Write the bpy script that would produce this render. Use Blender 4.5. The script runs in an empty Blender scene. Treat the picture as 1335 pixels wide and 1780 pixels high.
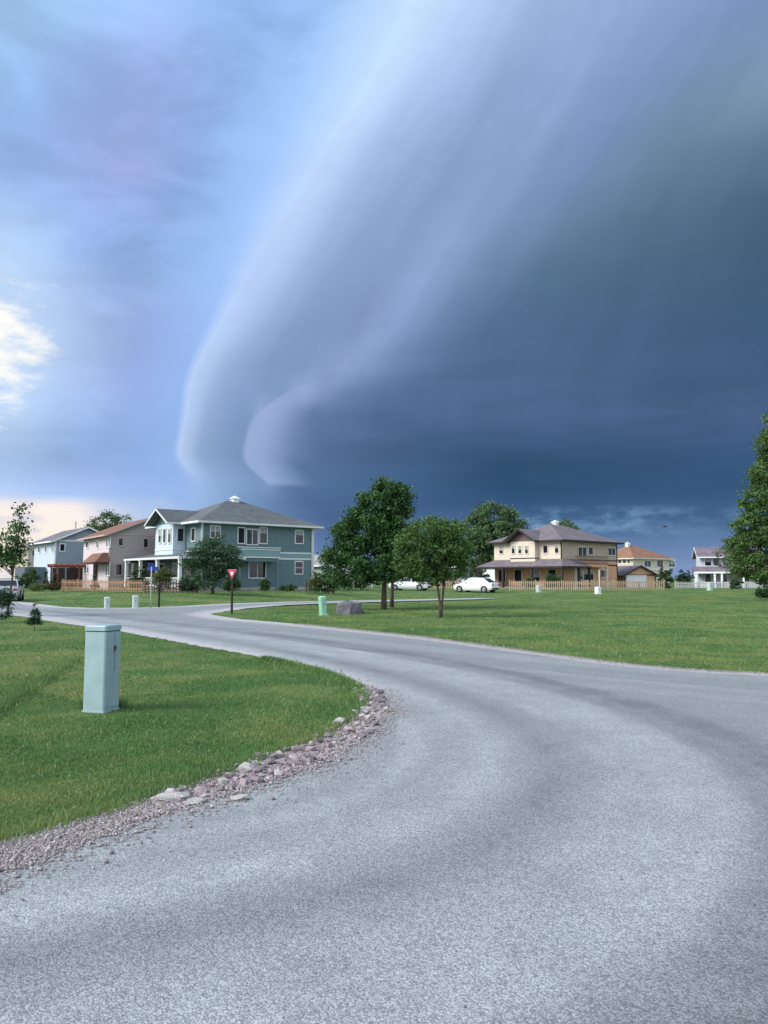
import bpy, bmesh, math, random
import numpy as np
from mathutils import Vector, Matrix
from mathutils.geometry import delaunay_2d_cdt
from mathutils import noise as mnoise

random.seed(7)
RNG = np.random.default_rng(11)
SC = bpy.context.scene
COL = SC.collection
R = math.radians

# ------------------------------------------------------------------ camera
EYE = 1.65
FPX = 1780 * 26.0 / 34.6            # focal length in photograph pixels
PITCH = math.atan((1005 - 890) / FPX)
cam_d = bpy.data.cameras.new('camera')
cam = bpy.data.objects.new('camera', cam_d)
COL.objects.link(cam)
cam.location = (0, 0, EYE)
cam.rotation_euler = (R(90) + PITCH, 0, 0)
cam_d.sensor_fit = 'VERTICAL'
cam_d.sensor_height = 34.6
cam_d.lens = 26.0
cam_d.clip_end = 9000
cam_d.clip_start = 0.05
SC.camera = cam
SC.view_settings.view_transform = 'Standard'
SC.view_settings.look = 'None'
SC.view_settings.gamma = 1
EXPO = 1.5
SC.view_settings.exposure = EXPO
SC.cycles.use_adaptive_sampling = True
SC.cycles.max_bounces = 6
SC.cycles.transparent_max_bounces = 4

CP, SP = math.cos(PITCH), math.sin(PITCH)


def ray(px, py):
    cx = (px - 667.5) / FPX
    cz = (890 - py) / FPX
    return Vector((cx, CP - cz * SP, SP + cz * CP))


def lin(c):
    c = c / 255.0
    return c / 12.92 if c <= 0.04045 else ((c + 0.055) / 1.055) ** 2.4


def srgb(r, g, b, s=1.0):
    return (lin(r) * s, lin(g) * s, lin(b) * s)


# ------------------------------------------------------------------ sky
# brightness of the storm front read as rows of (pixel x, colour); features keep
# their order so that rows interpolate along the shelf cloud
ROWS = {
 -200: [(-250,178,215,255),(100,170,205,250),(250,160,190,240),(480,155,190,242),(620,165,200,252),(790,205,230,255),(930,178,202,242),(1050,160,182,222),(1150,150,173,213),(1230,148,170,212),(1350,135,158,200),(1450,125,148,190),(1550,118,142,180),(1700,110,135,170)],
 0: [(-250,178,215,255),(80,172,212,255),(250,163,196,248),(400,148,184,238),(560,162,199,253),(715,205,232,255),(810,188,211,252),(930,160,184,226),(1010,150,174,216),(1060,150,174,216),(1180,136,160,206),(1270,128,152,198),(1335,124,148,192),(1700,100,125,160)],
 150: [(-250,165,203,250),(60,160,198,250),(250,166,186,244),(390,150,185,238),(525,164,203,255),(638,203,229,255),(715,183,208,252),(830,150,174,216),(920,140,164,208),(985,145,168,213),(1080,126,150,196),(1200,123,150,182),(1335,125,151,176),(1700,90,115,140)],
 300: [(-250,150,185,235),(60,152,184,238),(220,162,180,236),(340,146,180,235),(462,163,201,255),(535,198,221,255),(615,172,197,238),(720,140,163,204),(830,138,161,201),(905,138,161,201),(1010,116,141,182),(1130,107,133,161),(1335,78,105,131),(1700,65,92,118)],
 450: [(-250,180,215,255),(20,172,210,255),(120,150,184,240),(235,142,174,222),(400,162,200,254),(438,192,214,252),(515,174,197,240),(590,142,166,206),(665,135,158,198),(755,145,168,212),(860,116,141,177),(960,89,117,146),(1335,67,94,120),(1700,58,84,118)],
 550: [(-250,190,215,255),(20,185,212,255),(110,160,190,243),(240,150,178,230),(362,155,190,246),(390,193,215,254),(450,165,188,230),(530,134,160,200),(620,128,150,192),(695,140,163,207),(780,105,130,170),(880,82,109,143),(1335,65,93,126),(1700,55,85,120)],
 650: [(-250,185,212,252),(10,180,208,250),(110,155,182,234),(210,156,176,230),(320,150,184,240),(335,193,216,252),(380,160,183,224),(435,133,158,199),(520,131,155,197),(590,142,164,207),(680,108,132,172),(780,83,106,144),(1335,66,93,128),(1700,58,86,122)],
 720: [(-250,165,195,240),(20,165,195,242),(100,138,170,222),(210,152,180,232),(311,145,180,236),(324,190,213,250),(360,148,172,212),(405,130,157,199),(434,124,152,192),(450,152,174,217),(540,102,126,167),(650,82,105,145),(1335,76,99,139),(1700,65,90,128)],
 790: [(-250,140,178,225),(20,142,178,226),(120,138,170,220),(220,140,174,222),(300,146,180,232),(311,196,216,250),(342,142,171,208),(400,124,152,194),(420,121,149,190),(431,143,166,208),(560,85,109,149),(880,52,83,117),(1335,58,88,126),(1700,55,85,120)],
 835: [(-250,180,208,250),(20,175,205,250),(120,162,192,242),(220,155,186,238),(315,150,183,236),(345,158,188,232),(380,140,170,214),(430,125,156,198),(452,122,152,193),(463,136,162,204),(478,92,122,164),(880,46,79,112),(1335,58,90,128),(1700,55,86,122)],
 857: [(-250,190,214,250),(20,186,211,250),(120,172,200,246),(220,160,190,240),(310,153,185,236),(350,154,185,229),(388,137,167,211),(430,122,153,194),(450,117,147,189),(466,118,147,189),(515,84,114,156),(890,47,83,119),(1335,60,92,130),(1700,58,90,126)],
 875: [(-250,255,246,240),(20,255,243,236),(130,250,238,236),(200,190,208,240),(300,160,190,234),(360,148,180,222),(400,132,164,206),(430,118,150,190),(450,110,142,184),(470,102,132,174),(540,76,106,148),(900,54,84,124),(1335,62,95,132),(1700,62,95,132)],
 915: [(-250,255,247,238),(20,255,244,232),(150,255,242,234),(225,200,212,240),(300,170,196,236),(350,150,182,224),(390,135,165,205),(430,120,148,190),(460,108,136,178),(500,98,126,168),(600,72,98,142),(950,74,110,148),(1335,78,110,150),(1700,80,112,150)],
 960: [(-250,255,244,232),(20,255,242,228),(150,255,240,228),(240,235,232,238),(320,190,208,240),(360,170,194,232),(400,150,178,218),(440,132,160,202),(480,118,146,188),(530,106,132,176),(620,88,114,158),(950,100,130,172),(1335,122,146,190),(1700,122,146,190)],
 1010: [(-250,255,246,236),(20,255,244,234),(150,255,242,234),(240,240,236,240),(320,200,214,242),(360,180,202,236),(400,160,186,224),(440,142,170,210),(480,128,156,198),(530,116,142,186),(620,105,130,174),(950,120,148,188),(1335,140,160,202),(1700,140,160,202)],
}
RY = sorted(ROWS)
RT = np.array([[[c for c in f] for f in ROWS[y]] for y in RY], float)
NF = RT.shape[1]


def row_at(py):
    out = np.zeros((NF, 4))
    for k in range(NF):
        for c in range(4):
            out[k, c] = np.interp(py, RY, RT[:, k, c])
    return out


def sky_rgb(px, py):
    r = row_at(py)
    sg = float(np.interp(py, [350, 560], [13, 3]))
    w = np.array([.08, .16, .26, .26, .16, .08])
    o = np.array([-1.7, -.95, -.3, .3, .95, 1.7]) * sg
    return [float((np.interp(px + o, r[:, 0], r[:, c]) * w).sum()) for c in (1, 2, 3)]


def project(az, el):
    d = Vector((math.sin(az) * math.cos(el), math.cos(az) * math.cos(el), math.sin(el)))
    f = d.y * CP + d.z * SP
    u = -d.y * SP + d.z * CP
    if f < 0.05:
        f = 0.05
    return 667.5 + FPX * d.x / f, 890 - FPX * u / f


ELS = []
for y in (1005, 960, 930, 900, 885, 874, 866, 858, 845, 832, 812, 790, 755, 720, 680, 640, 590, 540, 480, 410, 330, 240, 150, 60, -40, -170):
    d = ray(500, y)
    ELS.append(math.asin(d.normalized().z))
EDGE, FEAT = [], []
for el in ELS:
    azs = np.linspace(R(-60), R(62), 620)
    dif = []
    for az in azs:
        px, py = project(az, el)
        dif.append(px - row_at(py)[:, 0])
    dif = np.array(dif)
    fa = []
    for k in range(NF):
        j = int(np.argmin(np.abs(dif[:, k])))
        j = min(max(j, 1), len(azs) - 2)
        d0, d1 = dif[j - 1, k], dif[j + 1, k]
        f_ = 0.5 if d1 == d0 else min(1, max(0, -d0 / (d1 - d0)))
        fa.append(azs[j - 1] + (azs[j + 1] - azs[j - 1]) * f_)
    FEAT.append(fa)
    EDGE.append(fa[5])
T0, T1_ = R(-34), R(50)

world = bpy.data.worlds.new('World')
SC.world = world
world.use_nodes = True
nt = world.node_tree
nt.nodes.clear()


def N(tree, t, **kw):
    n = tree.nodes.new(t)
    for k, v in kw.items():
        setattr(n, k, v)
    return n


def M(tree, op, a, b=None, c=None, clamp=False):
    n = tree.nodes.new('ShaderNodeMath')
    n.operation = op
    n.use_clamp = clamp
    for i, v in enumerate((a, b, c)):
        if v is None:
            continue
        if isinstance(v, (int, float)):
            n.inputs[i].default_value = v
        else:
            tree.links.new(v, n.inputs[i])
    return n.outputs[0]


def MR(tree, v, a, b, c=0.0, d=1.0, smooth=True):
    n = tree.nodes.new('ShaderNodeMapRange')
    n.interpolation_type = 'SMOOTHSTEP' if smooth else 'LINEAR'
    tree.links.new(v, n.inputs[0])
    for i, x in enumerate((a, b, c, d)):
        n.inputs[1 + i].default_value = x
    return n.outputs[0]


def MIX(tree, f, a, b, mode='MIX'):
    n = tree.nodes.new('ShaderNodeMix')
    n.data_type = 'RGBA'
    n.blend_type = mode
    n.clamp_factor = True
    for s, v in ((n.inputs[0], f), (n.inputs[6], a), (n.inputs[7], b)):
        if isinstance(v, (int, float)):
            s.default_value = v
        elif isinstance(v, tuple):
            s.default_value = (v + (1.0,))[:4]
        else:
            tree.links.new(v, s)
    return n.outputs[2]


def NOISE(tree, vec, scale, detail=3, rough=0.55, dist=0.0):
    n = tree.nodes.new('ShaderNodeTexNoise')
    n.inputs['Scale'].default_value = scale
    n.inputs['Detail'].default_value = detail
    n.inputs['Roughness'].default_value = rough
    n.inputs['Distortion'].default_value = dist
    if vec is not None:
        tree.links.new(vec, n.inputs['Vector'])
    return n.outputs['Fac']


tc = N(nt, 'ShaderNodeTexCoord')
DIR = tc.outputs['Generated']
sep = N(nt, 'ShaderNodeSeparateXYZ')
nt.links.new(DIR, sep.inputs[0])
dx, dy, dz = sep.outputs
az0 = M(nt, 'ARCTAN2', dx, dy)
el0 = M(nt, 'ARCSINE', dz)
# flattened direction for streaky cloud noise
mp = N(nt, 'ShaderNodeMapping')
mp.inputs['Scale'].default_value = (1, 1, 2.6)
nt.links.new(DIR, mp.inputs[0])
STR = mp.outputs[0]
n1 = NOISE(nt, DIR, 3.2, 3)
n2 = NOISE(nt, DIR, 5.0, 3, 0.5)
az = M(nt, 'ADD', az0, M(nt, 'MULTIPLY', M(nt, 'SUBTRACT', n2, 0.5), 0.014))
el = M(nt, 'ADD', el0, M(nt, 'MULTIPLY', M(nt, 'SUBTRACT', n1, 0.5), 0.02))
EL_LO, EL_HI = ELS[0], ELS[-1]
eln = MR(nt, el, EL_LO, EL_HI, 0, 1, smooth=False)
fc = N(nt, 'ShaderNodeFloatCurve')
cv = fc.mapping.curves[0]
while len(cv.points) > 2:
    cv.points.remove(cv.points[-1])
vals = [((e - EL_LO) / (EL_HI - EL_LO), (a + 0.6) / 1.2) for e, a in zip(ELS, EDGE)]
cv.points[0].location = vals[0]
cv.points[1].location = vals[-1]
for v in vals[1:-1]:
    cv.points.new(*v)
for p in cv.points:
    p.handle_type = 'AUTO_CLAMPED'
fc.mapping.update()
nt.links.new(eln, fc.inputs['Value'])
edge_az = M(nt, 'MULTIPLY_ADD', fc.outputs[0], 1.2, -0.6)
t = M(nt, 'SUBTRACT', az, edge_az)
TM = R(50)
tabs = M(nt, 'POWER', M(nt, 'MINIMUM', M(nt, 'DIVIDE', M(nt, 'ABSOLUTE', t), TM), 1.0), 0.6)
tn = M(nt, 'MULTIPLY_ADD', M(nt, 'MULTIPLY', M(nt, 'SIGN', t), tabs), 0.5, 0.5)
GAIN = 2.0 ** -EXPO
sky_col = None
for i, (e, ea) in enumerate(zip(ELS, EDGE)):
    cr = N(nt, 'ShaderNodeValToRGB')
    ramp = cr.color_ramp
    ramp.interpolation = 'LINEAR'
    fs_ = sorted(min(max(x - ea, T0 + .004), T1_ - .004) for x in FEAT[i])
    st_ = fs_ + [(p_ + q_) / 2 for p_, q_ in zip(fs_[:-1], fs_[1:])]
    st_ = sorted(st_ + [T0, T1_])
    for j, s in enumerate(st_):
        a = ea + s
        px, py = project(a, e)
        c = sky_rgb(px, py)
        pos = 0.5 + 0.5 * math.copysign((min(abs(s), TM) / TM) ** 0.6, s)
        el_ = ramp.elements[j] if j < 2 else ramp.elements.new(pos)
        el_.position = pos
        el_.color = (lin(c[0]) * GAIN, lin(c[1]) * GAIN, lin(c[2]) * GAIN, 1)
    nt.links.new(tn, cr.inputs[0])
    if sky_col is None:
        sky_col = cr.outputs[0]
    else:
        f = MR(nt, el, ELS[i - 1], e, 0, 1, smooth=False)
        sky_col = MIX(nt, f, sky_col, cr.outputs[0])
# rounded second lobe tucked under the shelf: its own crisp outline
LOBE = [(606, 648), (545, 664), (508, 680), (478, 698), (448, 720), (433, 740), (425, 762), (420, 788), (425, 806), (440, 822), (456, 836), (468, 848)]
lpts = []
for lx, ly in LOBE:
    d = ray(lx, ly).normalized()
    lpts.append((math.asin(d.z), math.atan2(d.x, d.y)))
lpts.sort()
l_lo, l_hi = lpts[0][0], lpts[-1][0]
fl = N(nt, 'ShaderNodeFloatCurve')
lc = fl.mapping.curves[0]
lv = [((e - l_lo) / (l_hi - l_lo), (a + 0.3) / 0.5) for e, a in lpts]
lc.points[0].location = lv[0]
lc.points[1].location = lv[-1]
for v in lv[1:-1]:
    lc.points.new(*v)
for p in lc.points:
    p.handle_type = 'AUTO_CLAMPED'
fl.mapping.update()
nt.links.new(MR(nt, el, l_lo, l_hi, 0, 1, smooth=False), fl.inputs['Value'])
ld = M(nt, 'SUBTRACT', az, M(nt, 'MULTIPLY_ADD', fl.outputs[0], 0.5, -0.3))
lobe = M(nt, 'MULTIPLY', MR(nt, ld, R(-0.12), R(0.28)), MR(nt, ld, R(4.2), R(0.25)))
lobe = M(nt, 'MULTIPLY', lobe, M(nt, 'MULTIPLY', MR(nt, el, l_lo - 0.002, l_lo + 0.008), MR(nt, el, l_hi - 0.004, l_hi - 0.045)))
sky_col = MIX(nt, M(nt, 'MULTIPLY', lobe, 0.72), sky_col, srgb(158, 178, 219, GAIN))
# soft mottling of the thin cloud on the clear side, fine streaks in the storm
n3 = NOISE(nt, STR, 4.5, 5, 0.55, 0.4)
n4 = NOISE(nt, STR, 14.0, 4, 0.55)
left = M(nt, 'MULTIPLY', MR(nt, t, R(-2.5), R(-8), 0, 1), MR(nt, el0, R(5.6), R(8.0)))
mott = MR(nt, n3, 0.3, 0.7, 0.80, 1.13)
mott = M(nt, 'ADD', M(nt, 'MULTIPLY', M(nt, 'SUBTRACT', mott, 1.0), left), 1.0)
fine = MR(nt, n4, 0.3, 0.7, 0.982, 1.018)
mm = M(nt, 'MULTIPLY', mott, fine)
# striations that run along the shelf, and flat strata under the storm base
cs = N(nt, 'ShaderNodeCombineXYZ')
nt.links.new(M(nt, 'MULTIPLY', t, 15.0), cs.inputs[0])
nt.links.new(M(nt, 'MULTIPLY', el0, 3.0), cs.inputs[1])
stri = MR(nt, NOISE(nt, cs.outputs[0], 1.0, 5, 0.55, 0.3), 0.28, 0.72, -0.075, 0.075, smooth=False)
stri = M(nt, 'MULTIPLY', stri, M(nt, 'MULTIPLY', MR(nt, t, R(1.0), R(4.0)), MR(nt, el0, R(7), R(13))))
cs2 = N(nt, 'ShaderNodeCombineXYZ')
nt.links.new(M(nt, 'MULTIPLY', az0, 4.5), cs2.inputs[0])
nt.links.new(M(nt, 'MULTIPLY', el0, 34.0), cs2.inputs[1])
stra = MR(nt, NOISE(nt, cs2.outputs[0], 1.0, 5, 0.6, 0.5), 0.28, 0.72, -0.10, 0.10, smooth=False)
stra = M(nt, 'MULTIPLY', stra, M(nt, 'MULTIPLY', MR(nt, t, R(8.0), R(16.0)), MR(nt, el0, R(22), R(12))))
mm = M(nt, 'MULTIPLY', mm, M(nt, 'ADD', 1.0, M(nt, 'ADD', stri, stra)))
cmb = N(nt, 'ShaderNodeCombineColor')
for i in range(3):
    nt.links.new(mm, cmb.inputs[i])
sky_col = MIX(nt, 1.0, sky_col, cmb.outputs[0], 'MULTIPLY')
lav = M(nt, 'MULTIPLY', MR(nt, NOISE(nt, STR, 3.1, 3, 0.5), 0.45, 0.62, 0, 0.42), left)
sky_col = MIX(nt, lav, sky_col, srgb(174, 184, 234, GAIN))
# sunlit cumulus gap low on the left
cd = ray(-75, 585).normalized()
dv = N(nt, 'ShaderNodeVectorMath', operation='SUBTRACT')
nt.links.new(DIR, dv.inputs[0])
dv.inputs[1].default_value = cd
sc_ = N(nt, 'ShaderNodeVectorMath', operation='MULTIPLY')
nt.links.new(dv.outputs[0], sc_.inputs[0])
sc_.inputs[1].default_value = (1.0, 1.0, 0.95)
ln = N(nt, 'ShaderNodeVectorMath', operation='LENGTH')
nt.links.new(sc_.outputs[0], ln.inputs[0])
cn = NOISE(nt, STR, 17.0, 7, 0.62)
cfield = M(nt, 'ADD', ln.outputs['Value'], M(nt, 'MULTIPLY', M(nt, 'SUBTRACT', cn, 0.5), 0.19))
halo = MR(nt, ln.outputs['Value'], 0.20, 0.07, 0, 0.6)
sky_col = MIX(nt, halo, sky_col, srgb(205, 228, 255, GAIN))
puff = MR(nt, cfield, 0.104, 0.038, 0, 1)
sky_col = MIX(nt, puff, sky_col, srgb(255, 253, 247, GAIN * 1.05))
# thin grey strips across the bright horizon on the left
hz = M(nt, 'MULTIPLY', MR(nt, el0, R(6.6), R(5.6)), MR(nt, az0, R(-14), R(-19)))
hz = M(nt, 'MULTIPLY', hz, MR(nt, NOISE(nt, STR, 16.0, 5, 0.6), 0.50, 0.66, 0, 0.6))
sky_col = MIX(nt, hz, sky_col, srgb(206, 208, 230, GAIN))
# pale broken cloud under the storm base, low on the right
bandm = M(nt, 'MULTIPLY', MR(nt, el0, R(2.2), R(3.6)), MR(nt, el0, R(5.4), R(4.5)))
bandm = M(nt, 'MULTIPLY', bandm, M(nt, 'MULTIPLY', MR(nt, az0, R(7), R(10)), MR(nt, az0, R(24), R(15), 0.3, 1.0)))
lowc = NOISE(nt, STR, 20.0, 5, 0.6)
lowm = M(nt, 'MULTIPLY', bandm, MR(nt, lowc, 0.42, 0.66, 0, 0.6))
sky_col = MIX(nt, lowm, sky_col, srgb(132, 172, 208, GAIN))
# the open sunlit sky behind and beside the camera
back = MR(nt, M(nt, 'ABSOLUTE', az0), R(70), R(120))
backn = NOISE(nt, STR, 3.0, 5, 0.55)
bcol = MIX(nt, MR(nt, backn, 0.35, 0.65), srgb(196, 222, 255, GAIN * 1.55), srgb(238, 240, 250, GAIN * 1.8))
sky_col = MIX(nt, back, sky_col, bcol)
zen = MR(nt, el0, R(48), R(75))
sky_col = MIX(nt, zen, sky_col, srgb(190, 212, 248, GAIN))

sky = N(nt, 'ShaderNodeTexSky')
sky.sky_type = 'NISHITA'
sky.sun_disc = False
SUN_EL, SUN_AZ = R(36), R(-112)       # azimuth from +Y towards +X
sky.sun_elevation = SUN_EL
sky.sun_rotation = SUN_AZ
bg1 = N(nt, 'ShaderNodeBackground')
nt.links.new(sky.outputs[0], bg1.inputs[0])
bg1.inputs[1].default_value = 0.06
bg2 = N(nt, 'ShaderNodeBackground')
nt.links.new(sky_col, bg2.inputs[0])
bg2.inputs[1].default_value = 1.0
ms = N(nt, 'ShaderNodeMixShader')
cover = M(nt, 'SUBTRACT', 1.0, M(nt, 'MULTIPLY', left, 0.06))
nt.links.new(cover, ms.inputs[0])
nt.links.new(bg1.outputs[0], ms.inputs[1])
nt.links.new(bg2.outputs[0], ms.inputs[2])
wo = N(nt, 'ShaderNodeOutputWorld')
nt.links.new(ms.outputs[0], wo.inputs[0])
world.cycles.sampling_method = 'MANUAL'
world.cycles.sample_map_resolution = 512

# ------------------------------------------------------------------ sun (veiled by thin cloud)
sd = bpy.data.lights.new('sun', 'SUN')
sd.energy = 1.5
sd.angle = R(28)
sd.color = (1.0, 0.95, 0.88)
sun = bpy.data.objects.new('sun', sd)
COL.objects.link(sun)
sv = Vector((math.sin(SUN_AZ) * math.cos(SUN_EL), math.cos(SUN_AZ) * math.cos(SUN_EL), math.sin(SUN_EL)))
sun.rotation_euler = sv.to_track_quat('Z', 'Y').to_euler()


# ------------------------------------------------------------------ materials
MATS = {}


def mat(name, col, rough=0.8, var=0.12, scale=6.0, bump=0.0, bscale=60.0, metal=0.0, spec=0.3, lap=None, coord='Object'):
    if name in MATS:
        return MATS[name]
    m = bpy.data.materials.new(name)
    m.use_nodes = True
    tr = m.node_tree
    b = tr.nodes['Principled BSDF']
    b.inputs['Roughness'].default_value = rough
    b.inputs['Metallic'].default_value = metal
    b.inputs['Specular IOR Level'].default_value = spec
    tcn = N(tr, 'ShaderNodeTexCoord')
    v = tcn.outputs[coord]
    if var > 0:
        nf = NOISE(tr, v, scale, 5, 0.6)
        lo = tuple(c * (1 - var) for c in col)
        hi = tuple(min(1, c * (1 + var)) for c in col)
        cc = MIX(tr, MR(tr, nf, 0.3, 0.7), lo, hi)
        tr.links.new(cc, b.inputs['Base Color'])
    else:
        b.inputs['Base Color'].default_value = col + (1,)
    h = None
    if bump:
        h = M(tr, 'MULTIPLY', NOISE(tr, v, bscale, 4, 0.6), bump)
    if lap:
        sp = N(tr, 'ShaderNodeSeparateXYZ')
        tr.links.new(v, sp.inputs[0])
        fr = M(tr, 'FRACT', M(tr, 'DIVIDE', sp.outputs[2], lap))
        fr = M(tr, 'MULTIPLY', M(tr, 'SUBTRACT', 1.0, fr), 0.02)
        h = fr if h is None else M(tr, 'ADD', h, fr)
    if h is not None:
        bp = N(tr, 'ShaderNodeBump')
        bp.inputs['Strength'].default_value = 0.8
        bp.inputs['Distance'].default_value = 1.0
        tr.links.new(h, bp.inputs['Height'])
        tr.links.new(bp.outputs[0], b.inputs['Normal'])
    MATS[name] = m
    return m


def leaf_mat(name, c1, c2, trans=0.25):
    if name in MATS:
        return MATS[name]
    m = bpy.data.materials.new(name)
    m.use_nodes = True
    tr = m.node_tree
    b = tr.nodes['Principled BSDF']
    b.inputs['Roughness'].default_value = 0.55
    b.inputs['Specular IOR Level'].default_value = 0.25
    g = N(tr, 'ShaderNodeNewGeometry')
    tcn = N(tr, 'ShaderNodeTexCoord')
    nf = NOISE(tr, tcn.outputs['Object'], 1.5, 3, 0.55)
    f = M(tr, 'MULTIPLY_ADD', MR(tr, nf, 0.3, 0.7), 0.5, M(tr, 'MULTIPLY', g.outputs['Random Per Island'], 0.5))
    cc = MIX(tr, f, c1, c2)
    tr.links.new(cc, b.inputs['Base Color'])
    tb = N(tr, 'ShaderNodeBsdfTranslucent')
    tr.links.new(MIX(tr, 0.35, cc, (0.16, 0.22, 0.03)), tb.inputs[0])
    mx = N(tr, 'ShaderNodeMixShader')
    mx.inputs[0].default_value = trans
    tr.links.new(b.outputs[0], mx.inputs[1])
    tr.links.new(tb.outputs[0], mx.inputs[2])
    tr.links.new(mx.outputs[0], tr.nodes['Material Output'].inputs[0])
    MATS[name] = m
    return m


GLASS = mat('window_glass', (0.015, 0.018, 0.022), rough=0.06, var=0, spec=0.5)
BLIND = mat('window_blind', (.30, .31, .32), rough=.5, var=.15, scale=8)
WHITE = mat('white_paint', (0.72, 0.73, 0.72), rough=0.6, var=0.06, scale=3)
BARK = mat('bark', (0.085, 0.065, 0.05), rough=0.95, var=0.4, scale=14, bump=0.03, bscale=25)
BLACK = mat('black_rubber', (0.018, 0.018, 0.018), rough=0.8, var=0.2)
STEEL = mat('galvanised_steel', (0.42, 0.43, 0.44), rough=0.5, var=0.1, metal=0.3)


# ------------------------------------------------------------------ mesh helpers
class MB:
    def __init__(s):
        s.v, s.f = [], []

    def add(s, vs, fs):
        o = len(s.v)
        s.v += [tuple(p) for p in vs]
        s.f += [tuple(i + o for i in f) for f in fs]
        return s

    def box(s, x0, x1, y0, y1, z0, z1):
        x0, x1 = sorted((x0, x1)); y0, y1 = sorted((y0, y1)); z0, z1 = sorted((z0, z1))
        return s.add([(x0, y0, z0), (x1, y0, z0), (x1, y1, z0), (x0, y1, z0), (x0, y0, z1), (x1, y0, z1), (x1, y1, z1), (x0, y1, z1)],
                     [(0, 3, 2, 1), (4, 5, 6, 7), (0, 1, 5, 4), (1, 2, 6, 5), (2, 3, 7, 6), (3, 0, 4, 7)])

    def tube(s, pts, rads, n=8, caps=True):
        rings = []
        pts = [Vector(p) for p in pts]
        o = len(s.v)
        for i, p in enumerate(pts):
            if i == 0:
                tdir = pts[1] - pts[0]
            elif i == len(pts) - 1:
                tdir = pts[-1] - pts[-2]
            else:
                tdir = pts[i + 1] - pts[i - 1]
            tdir.normalize()
            a = tdir.orthogonal().normalized()
            if abs(tdir.z) > 0.6:
                a = (Vector((1, 0, 0)) - tdir * tdir.x).normalized()
            b = tdir.cross(a)
            for k in range(n):
                th = 2 * math.pi * k / n
                s.v.append(tuple(p + (a * math.cos(th) + b * math.sin(th)) * rads[i]))
        for i in range(len(pts) - 1):
            for k in range(n):
                k2 = (k + 1) % n
                s.f.append((o + i * n + k, o + i * n + k2, o + (i + 1) * n + k2, o + (i + 1) * n + k))
        if caps:
            s.f.append(tuple(o + k for k in range(n))[::-1])
            s.f.append(tuple(o + (len(pts) - 1) * n + k for k in range(n)))
        return s

    def prism(s, poly, y0, y1):
        # poly of (x,z) counter-clockwise seen from -y, extruded along y
        n = len(poly)
        vs = [(x, y0, z) for x, z in poly] + [(x, y1, z) for x, z in poly]
        fs = [tuple(range(n)), tuple(range(2 * n - 1, n - 1, -1))]
        for i in range(n):
            j = (i + 1) % n
            fs.append((i, i + n, j + n, j))
        return s.add(vs, fs)

    def build(s, name, m, parent=None, smooth=False, bevel=0.0):
        me = bpy.data.meshes.new(name)
        me.from_pydata(s.v, [], s.f)
        me.update()
        bm = bmesh.new()
        bm.from_mesh(me)
        bmesh.ops.recalc_face_normals(bm, faces=bm.faces)
        bm.to_mesh(me)
        bm.free()
        if smooth:
            for p in me.polygons:
                p.use_smooth = True
        me.materials.append(m)
        o = bpy.data.objects.new(name, me)
        COL.objects.link(o)
        o.parent = parent
        if bevel:
            md = o.modifiers.new('bevel', 'BEVEL')
            md.width = bevel
            md.segments = 2
            md.limit_method = 'ANGLE'
        return o


def box(name, m, parent, *a, bevel=0.0):
    return MB().box(*a).build(name, m, parent, bevel=bevel)


def tag(o, label=None, cat=None, group=None, kind=None):
    if label: o['label'] = label
    if cat: o['category'] = cat
    if group: o['group'] = group
    if kind: o['kind'] = kind
    return o


def empty(name, loc, rz=0.0):
    o = bpy.data.objects.new(name, None)
    o.location = loc
    o.rotation_euler = (0, 0, rz)
    o.empty_display_size = 0.3
    COL.objects.link(o)
    return o


def raw_mesh(name, verts, faces, m, parent=None, smooth=False):
    """numpy verts (n,3) and equal-sized faces (m,k)"""
    me = bpy.data.meshes.new(name)
    k = faces.shape[1]
    me.vertices.add(len(verts))
    me.vertices.foreach_set('co', verts.astype(np.float32).ravel())
    me.loops.add(faces.size)
    me.loops.foreach_set('vertex_index', faces.astype(np.int32).ravel())
    me.polygons.add(len(faces))
    me.polygons.foreach_set('loop_start', np.arange(0, faces.size, k, dtype=np.int32))
    me.polygons.foreach_set('loop_total', np.full(len(faces), k, dtype=np.int32))
    me.update(calc_edges=True)
    me.materials.append(m)
    o = bpy.data.objects.new(name, me)
    COL.objects.link(o)
    o.parent = parent
    return o


# ------------------------------------------------------------------ terrain
def sm(a, b, x):
    t_ = np.clip((np.asarray(x, float) - a) / (b - a), 0, 1)
    return t_ * t_ * (3 - 2 * t_)


def terr(x, y):
    f = sm(-14, 4, x)
    A = 0.5 + (0.32 - 0.5) * f
    g = 1 - sm(-25, -19, x)
    y0 = 45 + (63 - 45) * f + 8 * g
    y1 = 58 + (86 - 58) * f + 8 * g
    return A * sm(y0, y1, y)


def gnd(px, py):
    d = ray(px, py)
    z = 0.0
    for _ in range(12):
        k = (z - EYE) / d.z
        p = d * k
        z = float(terr(p.x, p.y))
    return Vector((p.x, p.y, z))


def atD(px, Y, dz=0.0):
    """ground point at depth Y under image column px"""
    x = (px - 667.5) / FPX * Y * 1.0037
    return Vector((x, Y, float(terr(x, Y)) + dz))


def zat(py, Y):
    """height seen at image row py at depth Y"""
    d = ray(667.5, py)
    return EYE + d.z / d.y * Y


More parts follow.
